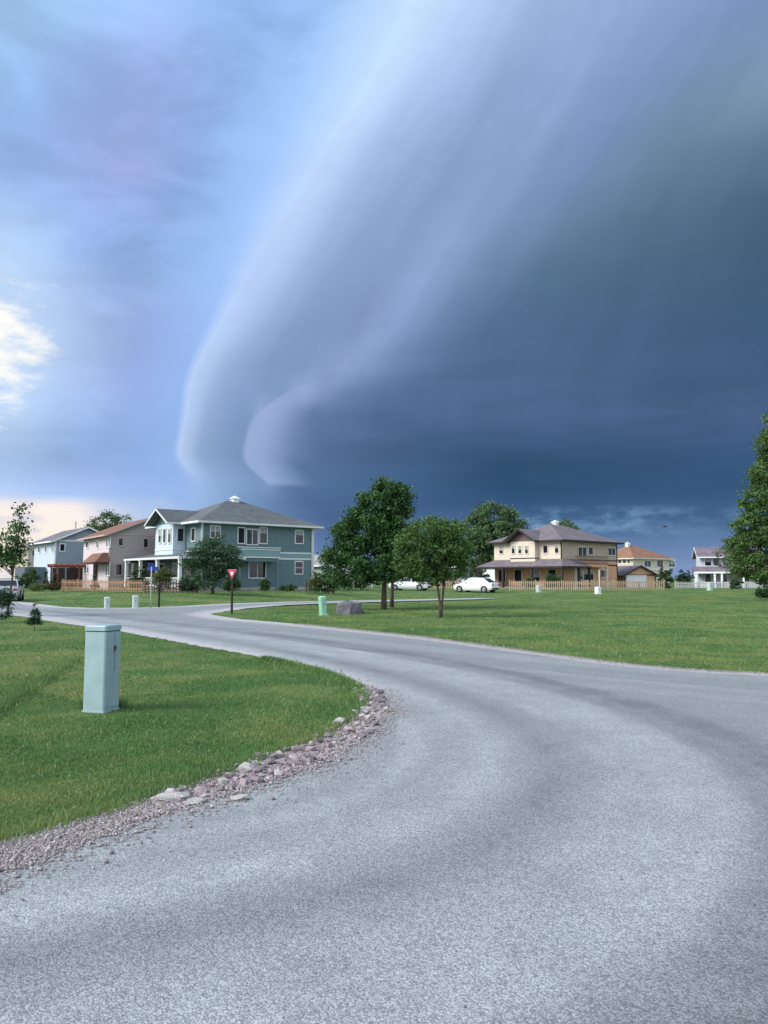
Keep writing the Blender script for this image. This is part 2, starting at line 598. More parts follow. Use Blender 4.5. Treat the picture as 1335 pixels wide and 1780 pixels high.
# ground sheet
def ground_mat():
    m = bpy.data.materials.new('lawn_ground')
    m.use_nodes = True
    tr = m.node_tree
    b = tr.nodes['Principled BSDF']
    b.inputs['Roughness'].default_value = 0.95
    b.inputs['Specular IOR Level'].default_value = 0.1
    g = N(tr, 'ShaderNodeNewGeometry')
    P = g.outputs['Position']
    a = NOISE(tr, P, 0.6, 6, 0.65)
    c = NOISE(tr, P, 3.0, 5, 0.65)
    d = NOISE(tr, P, 38.0, 3, 0.7)
    col = MIX(tr, MR(tr, a, 0.32, 0.68), (0.068, 0.155, 0.044), (0.185, 0.225, 0.082))
    col = MIX(tr, MR(tr, NOISE(tr, P, 0.22, 5, 0.65), 0.45, 0.62, 0, 0.62), col, (0.27, 0.275, 0.095))
    col = MIX(tr, MR(tr, NOISE(tr, P, 0.33, 4, 0.6, 0.8), 0.48, 0.60, 0, 0.7), col, (0.046, 0.135, 0.036))
    col = MIX(tr, MR(tr, c, 0.35, 0.7, 0, 0.5), col, (0.082, 0.158, 0.054))
    col = MIX(tr, MR(tr, d, 0.35, 0.7, 0, 0.55), col, (0.045, 0.078, 0.028))
    tr.links.new(col, b.inputs['Base Color'])
    bp = N(tr, 'ShaderNodeBump')
    bp.inputs['Strength'].default_value = 1.0
    bp.inputs['Distance'].default_value = 0.03
    tr.links.new(M(tr, 'ADD', d, c), bp.inputs['Height'])
    tr.links.new(bp.outputs[0], b.inputs['Normal'])
    return m


xs = [-3500, -1200, -500, -220] + list(np.arange(-110, 111, 2.0)) + [220, 500, 1200, 3500]
ys = [-300, -60] + list(np.arange(-10, 141, 1.5)) + [180, 300, 700, 1600, 4500]
X, Y = np.meshgrid(xs, ys)
Z = terr(X, Y)
V = np.stack([X.ravel(), Y.ravel(), Z.ravel()], 1)
nx, ny = len(xs), len(ys)
ii = np.arange((ny - 1) * (nx - 1))
r_, c_ = ii // (nx - 1), ii % (nx - 1)
q = r_ * nx + c_
F = np.stack([q, q + 1, q + nx + 1, q + nx], 1)
GM = ground_mat()
go = raw_mesh('ground', V, F, GM)
tag(go, kind='structure')

# ------------------------------------------------------------------ road
GRASS_EDGE = [(0, 1468), (60, 1452), (120, 1434), (180, 1418), (240, 1397), (300, 1380), (350, 1361), (400, 1343), (450, 1322), (510, 1302), (560, 1282), (600, 1258), (622, 1236), (632, 1213), (622, 1197), (590, 1180), (550, 1167), (500, 1154), (450, 1143), (400, 1133), (350, 1124), (300, 1114), (250, 1105), (210, 1098), (140, 1088), (60, 1075), (0, 1068)]
FAR_EDGE = [(30, 1047), (60, 1050.5), (110, 1056), (160, 1057.5), (220, 1057.5), (300, 1055.5), (400, 1050.5), (500, 1047.5), (600, 1045.5), (700, 1043.5), (830, 1040.8)]
NEAR_CROSS = [(830, 1042.8), (700, 1046.3), (600, 1049.3), (500, 1053), (430, 1058), (390, 1063), (368, 1067)]
RIGHT_EDGE = [(372, 1069.5), (420, 1076.5), (520, 1085), (620, 1095.5), (720, 1106), (830, 1120.5), (890, 1129), (950, 1137), (1060, 1151.5), (1120, 1158), (1180, 1163), (1260, 1168), (1335, 1171)]


def w2(p):
    g_ = gnd(*p)
    return (g_.x, g_.y)


road_poly = [(-9, -6), (-5.4, 0.5), (-3.3, 3.3)] + [w2(p) for p in GRASS_EDGE] + [(-45, 55), (-80, 82), (-80, 92), (-50, 71)] + [w2(p) for p in FAR_EDGE] + [w2((868, 1041))] + [w2(p) for p in NEAR_CROSS] + [w2(p) for p in RIGHT_EDGE] + [(11, 12.3), (20, 11.2), (40, 10.5), (40, -6)]


def densify(poly, step):
    out = []
    n = len(poly)
    for i in range(n):
        a, b = np.array(poly[i]), np.array(poly[(i + 1) % n])
        L = np.linalg.norm(b - a)
        st = step if min(a[1], b[1]) < 22 else step * 3
        k = max(1, int(L / st))
        for j in range(k):
            out.append(tuple(a + (b - a) * j / k))
    return out


def inside(poly, P):
    poly = np.array(poly)
    x, y = P[:, 0], P[:, 1]
    r = np.zeros(len(P), bool)
    n = len(poly)
    for i in range(n):
        x0, y0 = poly[i]
        x1, y1 = poly[(i + 1) % n]
        c = ((y0 > y) != (y1 > y)) & (x < (x1 - x0) * (y - y0) / (y1 - y0 + 1e-12) + x0)
        r ^= c
    return r


def dist_poly(poly, P, closed=True):
    poly = np.array(poly, float)
    d = np.full(len(P), 1e9)
    n = len(poly)
    for i in range(n if closed else n - 1):
        a, b = poly[i], poly[(i + 1) % n]
        ab = b - a
        t_ = np.clip(((P - a) @ ab) / (ab @ ab + 1e-12), 0, 1)
        d = np.minimum(d, np.linalg.norm(P - (a + t_[:, None] * ab), axis=1))
    return d


bpoly = densify(road_poly, 0.25)
# wobble the boundary a little so that the edge is not ruled
bp_ = np.array(bpoly)
wob = np.sin(bp_[:, 0] * 3.1 + bp_[:, 1] * 1.7) * 0.03 + np.sin(bp_[:, 0] * 7.3 - bp_[:, 1] * 5.1) * 0.02
bp_[:, 0] += wob * (1 + bp_[:, 1].clip(0, 40) * .02)
bp_[:, 1] += wob * (1 + bp_[:, 1].clip(0, 40) * .02)
bpoly = [tuple(p) for p in bp_]
gx, gy = np.meshgrid(np.arange(-7, 13, 0.15), np.arange(0, 24, 0.15))
gx2, gy2 = np.meshgrid(np.arange(-78, 60, 1.0), np.arange(24.5, 90, 0.8))
gx3, gy3 = np.meshgrid(np.arange(14.5, 40, 1.0), np.arange(-6, 24, 1.0))
pts = np.concatenate([np.stack([a.ravel(), b.ravel()], 1) for a, b in ((gx, gy), (gx2, gy2), (gx3, gy3))])
pts = pts[inside(bpoly, pts)]
pts = pts[dist_poly(bpoly, pts) > 0.08]
allp = [Vector(p) for p in bpoly] + [Vector(p) for p in pts]
nb = len(bpoly)
cv_, ce_, cf_, _, _, _ = delaunay_2d_cdt(allp, [(i, (i + 1) % nb) for i in range(nb)], [], 1, 1e-5)
RP = np.array([(v.x, v.y) for v in cv_])
cent = np.array([RP[list(f)].mean(0) for f in cf_])
keep = inside(bpoly, cent)
RF = np.array([f for f, k in zip(cf_, keep) if k])
RZ = terr(RP[:, 0], RP[:, 1]) + 0.008 + 0.05 * sm(38, 48, RP[:, 1])


def chip_mat():
    m = bpy.data.materials.new('chip_seal')
    m.use_nodes = True
    tr = m.node_tree
    b = tr.nodes['Principled BSDF']
    b.inputs['Roughness'].default_value = 0.75
    b.inputs['Specular IOR Level'].default_value = 0.35
    g = N(tr, 'ShaderNodeNewGeometry')
    P = g.outputs['Position']
    at = N(tr, 'ShaderNodeAttribute', attribute_name='track')
    ae = N(tr, 'ShaderNodeAttribute', attribute_name='shoulder')
    big = NOISE(tr, P, 0.5, 5, 0.6)
    mid = NOISE(tr, P, 4.0, 5, 0.65)
    fin = NOISE(tr, P, 45.0, 3, 0.7)
    vo = N(tr, 'ShaderNodeTexVoronoi')
    vo.inputs['Scale'].default_value = 110.0
    tr.links.new(P, vo.inputs['Vector'])
    vb = N(tr, 'ShaderNodeTexVoronoi')
    vb.inputs['Scale'].default_value = 260.0
    tr.links.new(P, vb.inputs['Vector'])
    hv = N(tr, 'ShaderNodeSeparateColor')
    tr.links.new(vo.outputs['Color'], hv.inputs[0])
    brk = MR(tr, NOISE(tr, P, 0.9, 4, 0.65), 0.3, 0.7, 0.5, 1.3)
    trk = M(tr, 'MULTIPLY_ADD', M(tr, 'SUBTRACT', at.outputs['Fac'], 0.5), brk, 0.5)
    trk = M(tr, 'ADD', trk, MR(tr, NOISE(tr, P, 1.7, 6, 0.7), 0.25, 0.75, -0.13, 0.13, smooth=False))
    base = MIX(tr, MR(tr, trk, 0.0, 1.0, smooth=False), (0.165, 0.183, 0.188), (0.372, 0.402, 0.402))
    base = MIX(tr, MR(tr, big, 0.3, 0.7, 0, 0.25), base, (0.25, 0.25, 0.27))
    base = MIX(tr, MR(tr, mid, 0.4, 0.75, 0, 0.22), base, (0.20, 0.205, 0.215))
    chips = MR(tr, hv.outputs[0], 0, 1, 0.68, 1.34, smooth=False)
    chips = M(tr, 'MULTIPLY', chips, MR(tr, fin, 0.25, 0.75, 0.82, 1.16))
    chips = M(tr, 'MULTIPLY', chips, MR(tr, vo.outputs['Distance'], 0.35, 0.75, 1.0, 0.72))
    cc = N(tr, 'ShaderNodeCombineColor')
    for i in range(3):
        tr.links.new(chips, cc.inputs[i])
    col = MIX(tr, 1.0, base, cc.outputs[0], 'MULTIPLY')
    # chips and dust thrown to the edge
    en = MR(tr, M(tr, 'ADD', ae.outputs['Fac'], M(tr, 'MULTIPLY', M(tr, 'SUBTRACT', mid, 0.5), 0.9)), 0.35, 0.85, 0, 0.75)
    dust = MIX(tr, hv.outputs[1], (0.38, 0.355, 0.35), (0.55, 0.525, 0.52))
    col = MIX(tr, en, col, dust)
    # a few dark loose chips and oil spots
    sp = NOISE(tr, P, 21.0, 2, 0.5)
    col = MIX(tr, MR(tr, sp, 0.735, 0.76, 0, 0.7), col, (0.06, 0.06, 0.065))
    tr.links.new(col, b.inputs['Base Color'])
    bp = N(tr, 'ShaderNodeBump')
    bp.inputs['Strength'].default_value = 0.9
    bp.inputs['Distance'].default_value = 0.0035
    hh = M(tr, 'ADD', M(tr, 'SUBTRACT', 1.0, vo.outputs['Distance']), M(tr, 'MULTIPLY', fin, 0.7))
    tr.links.new(hh, bp.inputs['Height'])
    tr.links.new(bp.outputs[0], b.inputs['Normal'])
    return m


ro = raw_mesh('road', np.column_stack([RP, RZ]), RF, chip_mat())
tag(ro, kind='structure')
# tyre tracks: wheel paths polished pale, the strip between and beside them darker
PATH1 = [(-9, -5), (-4.2, 0.6), (-1.4, 2.5), (0.3, 3.35), (1.3, 4.2), (2.15, 5.6), (2.55, 7.2), (2.5, 9.2), (1.9, 11.5), (0.7, 14.5), (-1.6, 18.5), (-4.6, 22.8), (-9, 28.5), (-16, 37), (-30, 49)]
PATH2 = [(40, 8.8), (20, 9.6), (11, 10.6), (6.5, 12.2), (2.5, 16.2), (-1.0, 20.5), (-4.5, 25), (-9, 30.5), (-16, 39), (-28, 50)]


def smooth_path(P, it=3):
    P = np.array(P, float)
    for _ in range(it):
        Q = [P[0]]
        for a, b in zip(P[:-1], P[1:]):
            Q += [a * .75 + b * .25, a * .25 + b * .75]
        Q.append(P[-1])
        P = np.array(Q)
    return P


def offset(P, o):
    d = np.gradient(P, axis=0)
    d /= np.linalg.norm(d, axis=1)[:, None]
    return P + np.stack([-d[:, 1], d[:, 0]], 1) * o


p1, p2 = smooth_path(PATH1), smooth_path(PATH2)
track = np.full(len(RP), 0.50)
for P_, o_, w_, a_ in ((p1, 0.0, .38, .52), (p1, 1.6, .38, .28), (p1, -.9, .48, -.52), (p1, 0.8, .4, -.16), (p1, 2.9, .7, .26), (p2, 0, .3, .18), (p2, 1.5, .3, .18), (p2, .75, .3, -.14), (p2, -.7, .35, -.16), (p2, 2.2, .35, -.1)):
    dd = dist_poly(offset(P_, o_), RP, closed=False)
    track += a_ * np.exp(-(dd / w_) ** 2)
rgt = random.Random(3)
for i_ in range(16):
    dd = dist_poly(offset(p1 if i_ % 4 else p2, rgt.uniform(-1.4, 2.6)), RP, closed=False)
    track += rgt.choice((-.30, .24, .32)) * np.exp(-(dd / rgt.uniform(.10, .18)) ** 2)
track = np.clip(track, 0, 1)
shw = 0.50 + 1.0 * sm(16, 36, RP[:, 1])
db = dist_poly(road_poly, RP)
should = np.exp(-(db / shw) ** 2)
for nm, arr in (('track', track), ('shoulder', should)):
    a = ro.data.attributes.new(nm, 'FLOAT', 'POINT')
    a.data.foreach_set('value', arr.astype(np.float32))

# ------------------------------------------------------------------ gravel verge with stones
V_IN = [(0, 1466), (60, 1450), (120, 1432), (180, 1415), (240, 1394), (300, 1377), (350, 1358), (400, 1340), (450, 1319), (510, 1299), (560, 1279), (598, 1256), (619, 1235), (628, 1213), (618, 1198), (588, 1179)]
V_OUT = [(0, 1537), (90, 1506), (180, 1468), (270, 1432), (360, 1404), (470, 1370), (560, 1338), (625, 1303), (668, 1266), (687, 1232), (672, 1210), (636, 1194), (600, 1181)]
vin = [w2(p) for p in V_IN]
vout = [w2(p) for p in V_OUT]
sheet_poly = [(-5.6, 0.6), (-3.4, 3.4)] + vin + [tuple(np.array(p) * .74 + np.array(min(vin, key=lambda q_: (q_[0] - p[0]) ** 2 + (q_[1] - p[1]) ** 2)) * .26) for p in vout[::-1]] + [(-3.0, 3.15), (-5.0, 0.35)]
verge_poly = [(-5.6, 0.6), (-3.4, 3.4)] + vin + vout[::-1] + [(-2.9, 3.1), (-4.9, 0.3)]


def gravel_mat(name, c1, c2, c3, sc=70):
    m = bpy.data.materials.new(name)
    m.use_nodes = True
    tr = m.node_tree
    b = tr.nodes['Principled BSDF']
    b.inputs['Roughness'].default_value = 0.9
    g = N(tr, 'ShaderNodeNewGeometry')
    P = g.outputs['Position']
    vo = N(tr, 'ShaderNodeTexVoronoi')
    vo.inputs['Scale'].default_value = sc
    tr.links.new(P, vo.inputs['Vector'])
    hv = N(tr, 'ShaderNodeSeparateColor')
    tr.links.new(vo.outputs['Color'], hv.inputs[0])
    col = MIX(tr, hv.outputs[0], c1, c2)
    col = MIX(tr, MR(tr, vo.outputs['Distance'], 0.3, 0.8), col, c3)
    col = MIX(tr, MR(tr, NOISE(tr, P, 5, 4), 0.4, 0.7, 0, 0.4), col, c3)
    tr.links.new(col, b.inputs['Base Color'])
    bp = N(tr, 'ShaderNodeBump')
    bp.inputs['Distance'].default_value = 0.012
    tr.links.new(M(tr, 'SUBTRACT', 1.0, vo.outputs['Distance']), bp.inputs['Height'])
    tr.links.new(bp.outputs[0], b.inputs['Normal'])
    return m


vg = MB()
vd = densify(sheet_poly, 0.2)
vdn = np.array(vd)
vdn += (np.sin(vdn[:, ::-1] * 9.0) * 0.02 + np.sin(vdn * 23.0) * .012)
bm = bmesh.new()
fverts = [bm.verts.new((x, y, 0.014)) for x, y in vdn]
fc_ = bm.faces.new(fverts)
bmesh.ops.triangulate(bm, faces=[fc_])
me = bpy.data.meshes.new('gravel_verge')
bm.to_mesh(me); bm.free()
me.materials.append(gravel_mat('pink_gravel', (0.27, 0.22, 0.22), (0.46, 0.39, 0.39), (0.17, 0.14, 0.135)))
verge = bpy.data.objects.new('gravel_verge', me)
COL.objects.link(verge)
tag(verge, kind='structure')


def rock_mat(name, cols):
    m = bpy.data.materials.new(name)
    m.use_nodes = True
    tr = m.node_tree
    b = tr.nodes['Principled BSDF']
    b.inputs['Roughness'].default_value = 0.9
    oi = N(tr, 'ShaderNodeObjectInfo')
    g = N(tr, 'ShaderNodeNewGeometry')
    rnd = M(tr, 'FRACT', M(tr, 'ADD', oi.outputs['Random'], M(tr, 'MULTIPLY', g.outputs['Random Per Island'], 0.97)))
    cr = N(tr, 'ShaderNodeValToRGB')
    for i, c in enumerate(cols):
        p = i / (len(cols) - 1)
        e = cr.color_ramp.elements[i] if i < 2 else cr.color_ramp.elements.new(p)
        e.position = p
        e.color = c + (1,)
    tr.links.new(rnd, cr.inputs[0])
    P = g.outputs['Position']
    sp = MR(tr, NOISE(tr, P, 60, 4, 0.7), 0.35, 0.7, 0.72, 1.2)
    cc = N(tr, 'ShaderNodeCombineColor')
    for i in range(3):
        tr.links.new(sp, cc.inputs[i])
    tr.links.new(MIX(tr, 1.0, cr.outputs[0], cc.outputs[0], 'MULTIPLY'), b.inputs['Base Color'])
    bp = N(tr, 'ShaderNodeBump')
    bp.inputs['Distance'].default_value = 0.01
    tr.links.new(NOISE(tr, P, 45, 5, 0.6), bp.inputs['Height'])
    tr.links.new(bp.outputs[0], b.inputs['Normal'])
    return m


ROCK = rock_mat('field_stone', [(0.15, 0.125, 0.13), (0.36, 0.29, 0.29), (0.22, 0.19, 0.20), (0.52, 0.48, 0.47), (0.12, 0.10, 0.11), (0.33, 0.27, 0.28), (0.45, 0.40, 0.40)])
PALE = rock_mat('pale_stone', [(0.36, 0.35, 0.32), (0.44, 0.43, 0.38), (0.40, 0.38, 0.36)])


def rock_mesh(name, n, sx, sy, sz, m, seed, smooth=False):
    rg = random.Random(seed)
    bm = bmesh.new()
    for _ in range(n):
        v = Vector((rg.gauss(0, 1), rg.gauss(0, 1), rg.gauss(0, 1))).normalized() * rg.uniform(0.8, 1.05)
        bm.verts.new((v.x * sx, v.y * sy, v.z * sz))
    h = bmesh.ops.convex_hull(bm, input=bm.verts)
    junk = list({e for e in h['geom_interior'] + h['geom_unused'] if isinstance(e, bmesh.types.BMVert)})
    if junk:
        bmesh.ops.delete(bm, geom=junk, context='VERTS')
    me = bpy.data.meshes.new(name)
    bm.to_mesh(me); bm.free()
    me.materials.append(m)
    return me


RM = [rock_mesh('stone', 16, 1, random.uniform(.6, .9), random.uniform(.4, .65), ROCK, 40 + i) for i in range(9)]
# stones lie thickest round the tip of the lawn
cand = []
vin_a = smooth_path(vin, 1)
band_poly = [w2(p) for p in [(255, 1392), (350, 1358), (400, 1340), (450, 1319), (510, 1299), (560, 1279), (598, 1256), (619, 1235), (626, 1213), (612, 1197), (620, 1190), (660, 1208), (680, 1232), (660, 1262), (615, 1298), (555, 1328), (465, 1358), (380, 1384), (300, 1405)]]
bb = np.array(band_poly)
placed = []
tries = 0
while len(placed) < 285 and tries < 30000:
    tries += 1
    p = np.array([random.uniform(bb[:, 0].min(), bb[:, 0].max()), random.uniform(bb[:, 1].min(), bb[:, 1].max())])
    if not inside(band_poly, p[None])[0]:
        continue
    r = random.choice((.026, .034, .042, .05, .058, .07)) * random.uniform(.85, 1.15)
    if p[1] > 8.2:
        r *= 1.15
    if any((p[0] - a) ** 2 + (p[1] - b) ** 2 < (0.72 * (r + rr)) ** 2 for a, b, rr in placed):
        continue
    placed.append((p[0], p[1], r))
for x, y, r in placed:
    o = bpy.data.objects.new('stone', random.choice(RM))
    COL.objects.link(o)
    o.parent = verge
    o.location = (x, y, 0.014 + r * 0.30)
    o.scale = (r, r, r)
    o.rotation_euler = (random.uniform(-.35, .35), random.uniform(-.35, .35), random.uniform(0, 6.28))
# single pale stones that stand out
for (px, py, L, wd, ht, rz, lab) in [
    (296, 1392, .155, .075, .036, .15, 'long flat pale stone at the near end of the stony lawn edge'),
    (430, 1345, .085, .065, .060, .5, 'upright pale blocky stone against the grass beside the stony edge'),
    (417, 1392, .095, .055, .022, .2, 'thin flat pale stone lying on the road side of the stony edge'),
    (338, 1398, .10, .07, .022, .6, 'low flat grey-white stone right of the long flat stone'),
    (388, 1366, .055, .045, .045, .3, 'small rounded cream stone at the grass left of the upright pale stone'),
    (676, 1237, .10, .065, .022, .0, 'flat pink-grey slab at the outermost bend of the stony edge'),
]:
    me = rock_mesh('edge_stone', 26, L, wd, ht, PALE if 'pink' not in lab else ROCK, int(px))
    o = bpy.data.objects.new('edge_stone', me)
    COL.objects.link(o)
    g_ = gnd(px, py)
    o.location = (g_.x, g_.y, 0.014 + ht * 0.45)
    o.rotation_euler = (0.05, -0.04, rz)
    tag(o, lab, 'stone', 'single stones on the lawn edge')


# loose gravel: crushed bits, densest on the verge and thinning onto the road
def octa(P, r, rg):
    n = len(P)
    base = np.array([(1, 0, 0), (0, 1, 0), (-1, 0, 0), (0, -1, 0), (0, 0, .7), (0, 0, -.5)], float)
    a = rg.uniform(0, 6.28, n)
    ca, sa = np.cos(a), np.sin(a)
    jit = 1 + rg.uniform(-.3, .3, (n, 6, 3))
    b = base[None] * jit * r[:, None, None]
    x = b[..., 0] * ca[:, None] - b[..., 1] * sa[:, None]
    y = b[..., 0] * sa[:, None] + b[..., 1] * ca[:, None]
    vs = np.stack([x, y, b[..., 2]], -1) + P[:, None, :]
    f = np.array([(0, 1, 4), (1, 2, 4), (2, 3, 4), (3, 0, 4), (1, 0, 5), (2, 1, 5), (3, 2, 5), (0, 3, 5)])
    fs = (f[None] + (np.arange(n) * 6)[:, None, None]).reshape(-1, 3)
    return vs.reshape(-1, 3), fs


gp = np.stack([RNG.uniform(-4.0, .6, 330000), RNG.uniform(1.8, 12, 330000)], 1)
dv_ = dist_poly(verge_poly, gp)
iv = inside(verge_poly, gp)
inr = inside(road_poly, gp) | iv
keepm = (iv & (RNG.random(len(gp)) < np.clip(dist_poly([w2(p) for p in V_OUT], gp, closed=False) / .16, .15, .9))) | (~iv & inr & (RNG.random(len(gp)) < 0.30 * np.exp(-dv_ / 0.09)) & (dv_ < .5))
gp = gp[keepm]
ge = np.array([w2(p) for p in RIGHT_EDGE[2:]])
ge = np.array(densify([tuple(p) for p in ge], .03))
ge = ge[(ge[:, 1] < 30)]
ge = ge[dist_poly([w2(p) for p in RIGHT_EDGE], ge, closed=False) < .05]
ge = ge[RNG.integers(0, len(ge), 9000)] + RNG.normal(0, .11, (9000, 2)) + np.array([-.03, -.08])
gp = np.concatenate([gp, ge])
r = RNG.uniform(.0045, .0115, len(gp)) * np.where(RNG.random(len(gp)) < .05, 1.9, 1)
vs, fs = octa(np.column_stack([gp, np.full(len(gp), .014) + r * .2]), r, RNG)
gv = raw_mesh('loose_gravel', vs, fs, rock_mat('crushed_gravel', [(0.29, 0.245, 0.245), (0.41, 0.36, 0.355), (0.22, 0.19, 0.19), (0.52, 0.48, 0.475), (0.33, 0.28, 0.28), (0.16, 0.14, 0.135)]))
tag(gv, 'pinkish loose gravel along the lawn edge', 'gravel', kind='stuff')


# ------------------------------------------------------------------ grass
def grass_mat():
    m = bpy.data.materials.new('grass_blades')
    m.use_nodes = True
    tr = m.node_tree
    b = tr.nodes['Principled BSDF']
    b.inputs['Roughness'].default_value = 0.6
    b.inputs['Specular IOR Level'].default_value = 0.2
    g = N(tr, 'ShaderNodeNewGeometry')
    P = g.outputs['Position']
    a = NOISE(tr, P, 0.6, 6, 0.65)
    c = NOISE(tr, P, 2.6, 4, 0.6)
    col = MIX(tr, MR(tr, a, 0.32, 0.68), (0.078, 0.190, 0.048), (0.215, 0.285, 0.090))
    col = MIX(tr, MR(tr, NOISE(tr, P, 0.22, 5, 0.65), 0.45, 0.62, 0, 0.62), col, (0.27, 0.275, 0.095))
    col = MIX(tr, MR(tr, NOISE(tr, P, 0.33, 4, 0.6, 0.8), 0.48, 0.60, 0, 0.7), col, (0.046, 0.135, 0.036))
    col = MIX(tr, MR(tr, c, 0.4, 0.68, 0, 0.55), col, (0.072, 0.195, 0.055))
    col = MIX(tr, MR(tr, g.outputs['Random Per Island'], 0.0, 1.0, 0, 0.5), col, (0.20, 0.315, 0.12))
    col = MIX(tr, MR(tr, g.outputs['Random Per Island'], 0.93, 0.95, 0, 0.8), col, (0.27, 0.24, 0.11))
    col = MIX(tr, MR(tr, g.outputs['Random Per Island'], 0.988, 0.99, 0, 0.8), col, (0.50, 0.52, 0.42))
    tr.links.new(col, b.inputs['Base Color'])
    tb = N(tr, 'ShaderNodeBsdfTranslucent')
    tr.links.new(col, tb.inputs[0])
    mx = N(tr, 'ShaderNodeMixShader')
    mx.inputs[0].default_value = 0.3
    tr.links.new(b.outputs[0], mx.inputs[1])
    tr.links.new(tb.outputs[0], mx.inputs[2])
    tr.links.new(mx.outputs[0], tr.nodes['Material Output'].inputs[0])
    return m


GRM = grass_mat()


def blades(name, n, d0, d1, h0, h1, w0, label, side):
    inv = RNG.uniform(1 / d1, 1 / d0, n)
    d = 1 / inv
    th = RNG.uniform(R(-34), R(34), n)
    P = np.stack([np.sin(th) * d, np.cos(th) * d], 1)
    k = ~inside(bpoly, P) & ~inside(verge_poly, P)
    # the two lawns either side of the road
    rd = (P[:, 0] > (-8.5 + (P[:, 1] - 30) * 0.4)) & (P[:, 1] > 12) & (P[:, 0] > -1 - (P[:, 1] - 12) * .6)
    leftm = ~rd & (P[:, 1] < 42)
    k &= leftm if side == 'L' else ~leftm
    P, d = P[k], d[k]
    n = len(P)
    # clumpy lawn: shorter and taller patches
    pat = 0.75 + 0.35 * (np.sin(P[:, 0] * 2.1 + np.sin(P[:, 1] * 1.3) * 2) * np.sin(P[:, 1] * 1.9 + np.sin(P[:, 0] * 1.1) * 2)) 
    h = RNG.uniform(h0, h1, n) * pat * np.where(RNG.random(n) < .04, 1.6, 1)
    w = w0 * np.maximum(1, d / 5.0) * RNG.uniform(.7, 1.3, n)
    a = RNG.uniform(0, 6.283, n)
    lean = RNG.uniform(0, .75, n) * h
    la = RNG.uniform(0, 6.283, n)
    z = terr(P[:, 0], P[:, 1])
    B = np.column_stack([P, z])
    wx, wy = np.cos(a) * w, np.sin(a) * w
    v = np.zeros((n, 5, 3))
    v[:, 0] = B + np.column_stack([-wx, -wy, np.zeros(n) - .005])
    v[:, 1] = B + np.column_stack([wx, wy, np.zeros(n) - .005])
    midp = B + np.column_stack([np.cos(la) * lean * .35, np.sin(la) * lean * .35, h * .6])
    v[:, 2] = midp + np.column_stack([wx * .75, wy * .75, np.zeros(n)])
    v[:, 3] = midp - np.column_stack([wx * .75, wy * .75, np.zeros(n)])
    v[:, 4] = B + np.column_stack([np.cos(la) * lean, np.sin(la) * lean, h])
    f = np.array([(0, 1, 2), (0, 2, 3), (3, 2, 4)])
    fs = (f[None] + (np.arange(n) * 5)[:, None, None]).reshape(-1, 3)
    o = raw_mesh(name, v.reshape(-1, 3), fs, GRM)
    tag(o, label, 'grass', kind='stuff')
    return n


nL = blades('lawn_grass', 560000, 3.6, 45, .014, .040, .0030, 'mown green grass of the near lawn at left', 'L')
nR = blades('lawn_grass', 330000, 11.5, 110, .02, .05, .0028, 'mown green grass of the lawn beyond the road', 'R')


# clover heads / longer tufts at the grass edge
def tuft_edge(poly, n, label):
    P0 = np.array(densify(poly, 0.05))
    idx = RNG.integers(0, len(P0), n)
    P = P0[idx] + RNG.normal(0, .05, (n, 2)) * np.where(RNG.random((n, 1)) < .25, 2.2, 1) + np.array([-.02, .02])
    P = P[(P[:, 1] < 16) & (P[:, 1] > 2)]
    n = len(P)
    h = RNG.uniform(.03, .085, n)
    a = RNG.uniform(0, 6.283, n)
    w = .003 * np.maximum(1, P[:, 1] / 5)
    lean = RNG.uniform(.2, .9, n) * h
    la = RNG.uniform(0, 6.283, n)
    B = np.column_stack([P, np.full(n, .01)])
    v = np.zeros((n, 3, 3))
    v[:, 0] = B + np.column_stack([-np.cos(a) * w, -np.sin(a) * w, np.zeros(n)])
    v[:, 1] = B + np.column_stack([np.cos(a) * w, np.sin(a) * w, np.zeros(n)])
    v[:, 2] = B + np.column_stack([np.cos(la) * lean, np.sin(la) * lean, h])
    fs = np.arange(n * 3).reshape(-1, 3)
    o = raw_mesh('edge_grass', v.reshape(-1, 3), fs, GRM)
    tag(o, label, 'grass', kind='stuff')




def ring_grass(c, rad, n):
    a0 = RNG.uniform(0, 6.283, n)
    P = np.stack([c[0] + np.cos(a0) * rad * RNG.uniform(.8, 1.25, n), c[1] + np.sin(a0) * rad * RNG.uniform(.8, 1.25, n)], 1)
    h = RNG.uniform(.05, .13, n)
    la = RNG.uniform(0, 6.283, n)
    w = .005
    B = np.column_stack([P, np.zeros(n)])
    v = np.zeros((n, 3, 3))
    v[:, 0] = B + np.column_stack([-np.cos(a0) * w, -np.sin(a0) * w, np.zeros(n)])
    v[:, 1] = B + np.column_stack([np.cos(a0) * w, np.sin(a0) * w, np.zeros(n)])
    v[:, 2] = B + np.column_stack([np.cos(la) * h * .5, np.sin(la) * h * .5, h])
    tag(raw_mesh('untrimmed_grass', v.reshape(-1, 3), np.arange(n * 3).reshape(-1, 3), GRM), 'longer untrimmed grass round the foot of the utility box', 'grass', kind='stuff')


gq = gnd(178, 1232)
ring_grass((gq.x - .02, gq.y + .12), .23, 1400)
tuft_edge([(-3.3, 3.3)] + [w2(p) for p in GRASS_EDGE[:24]], 42000, 'ragged grass hanging over the stony lawn edge')


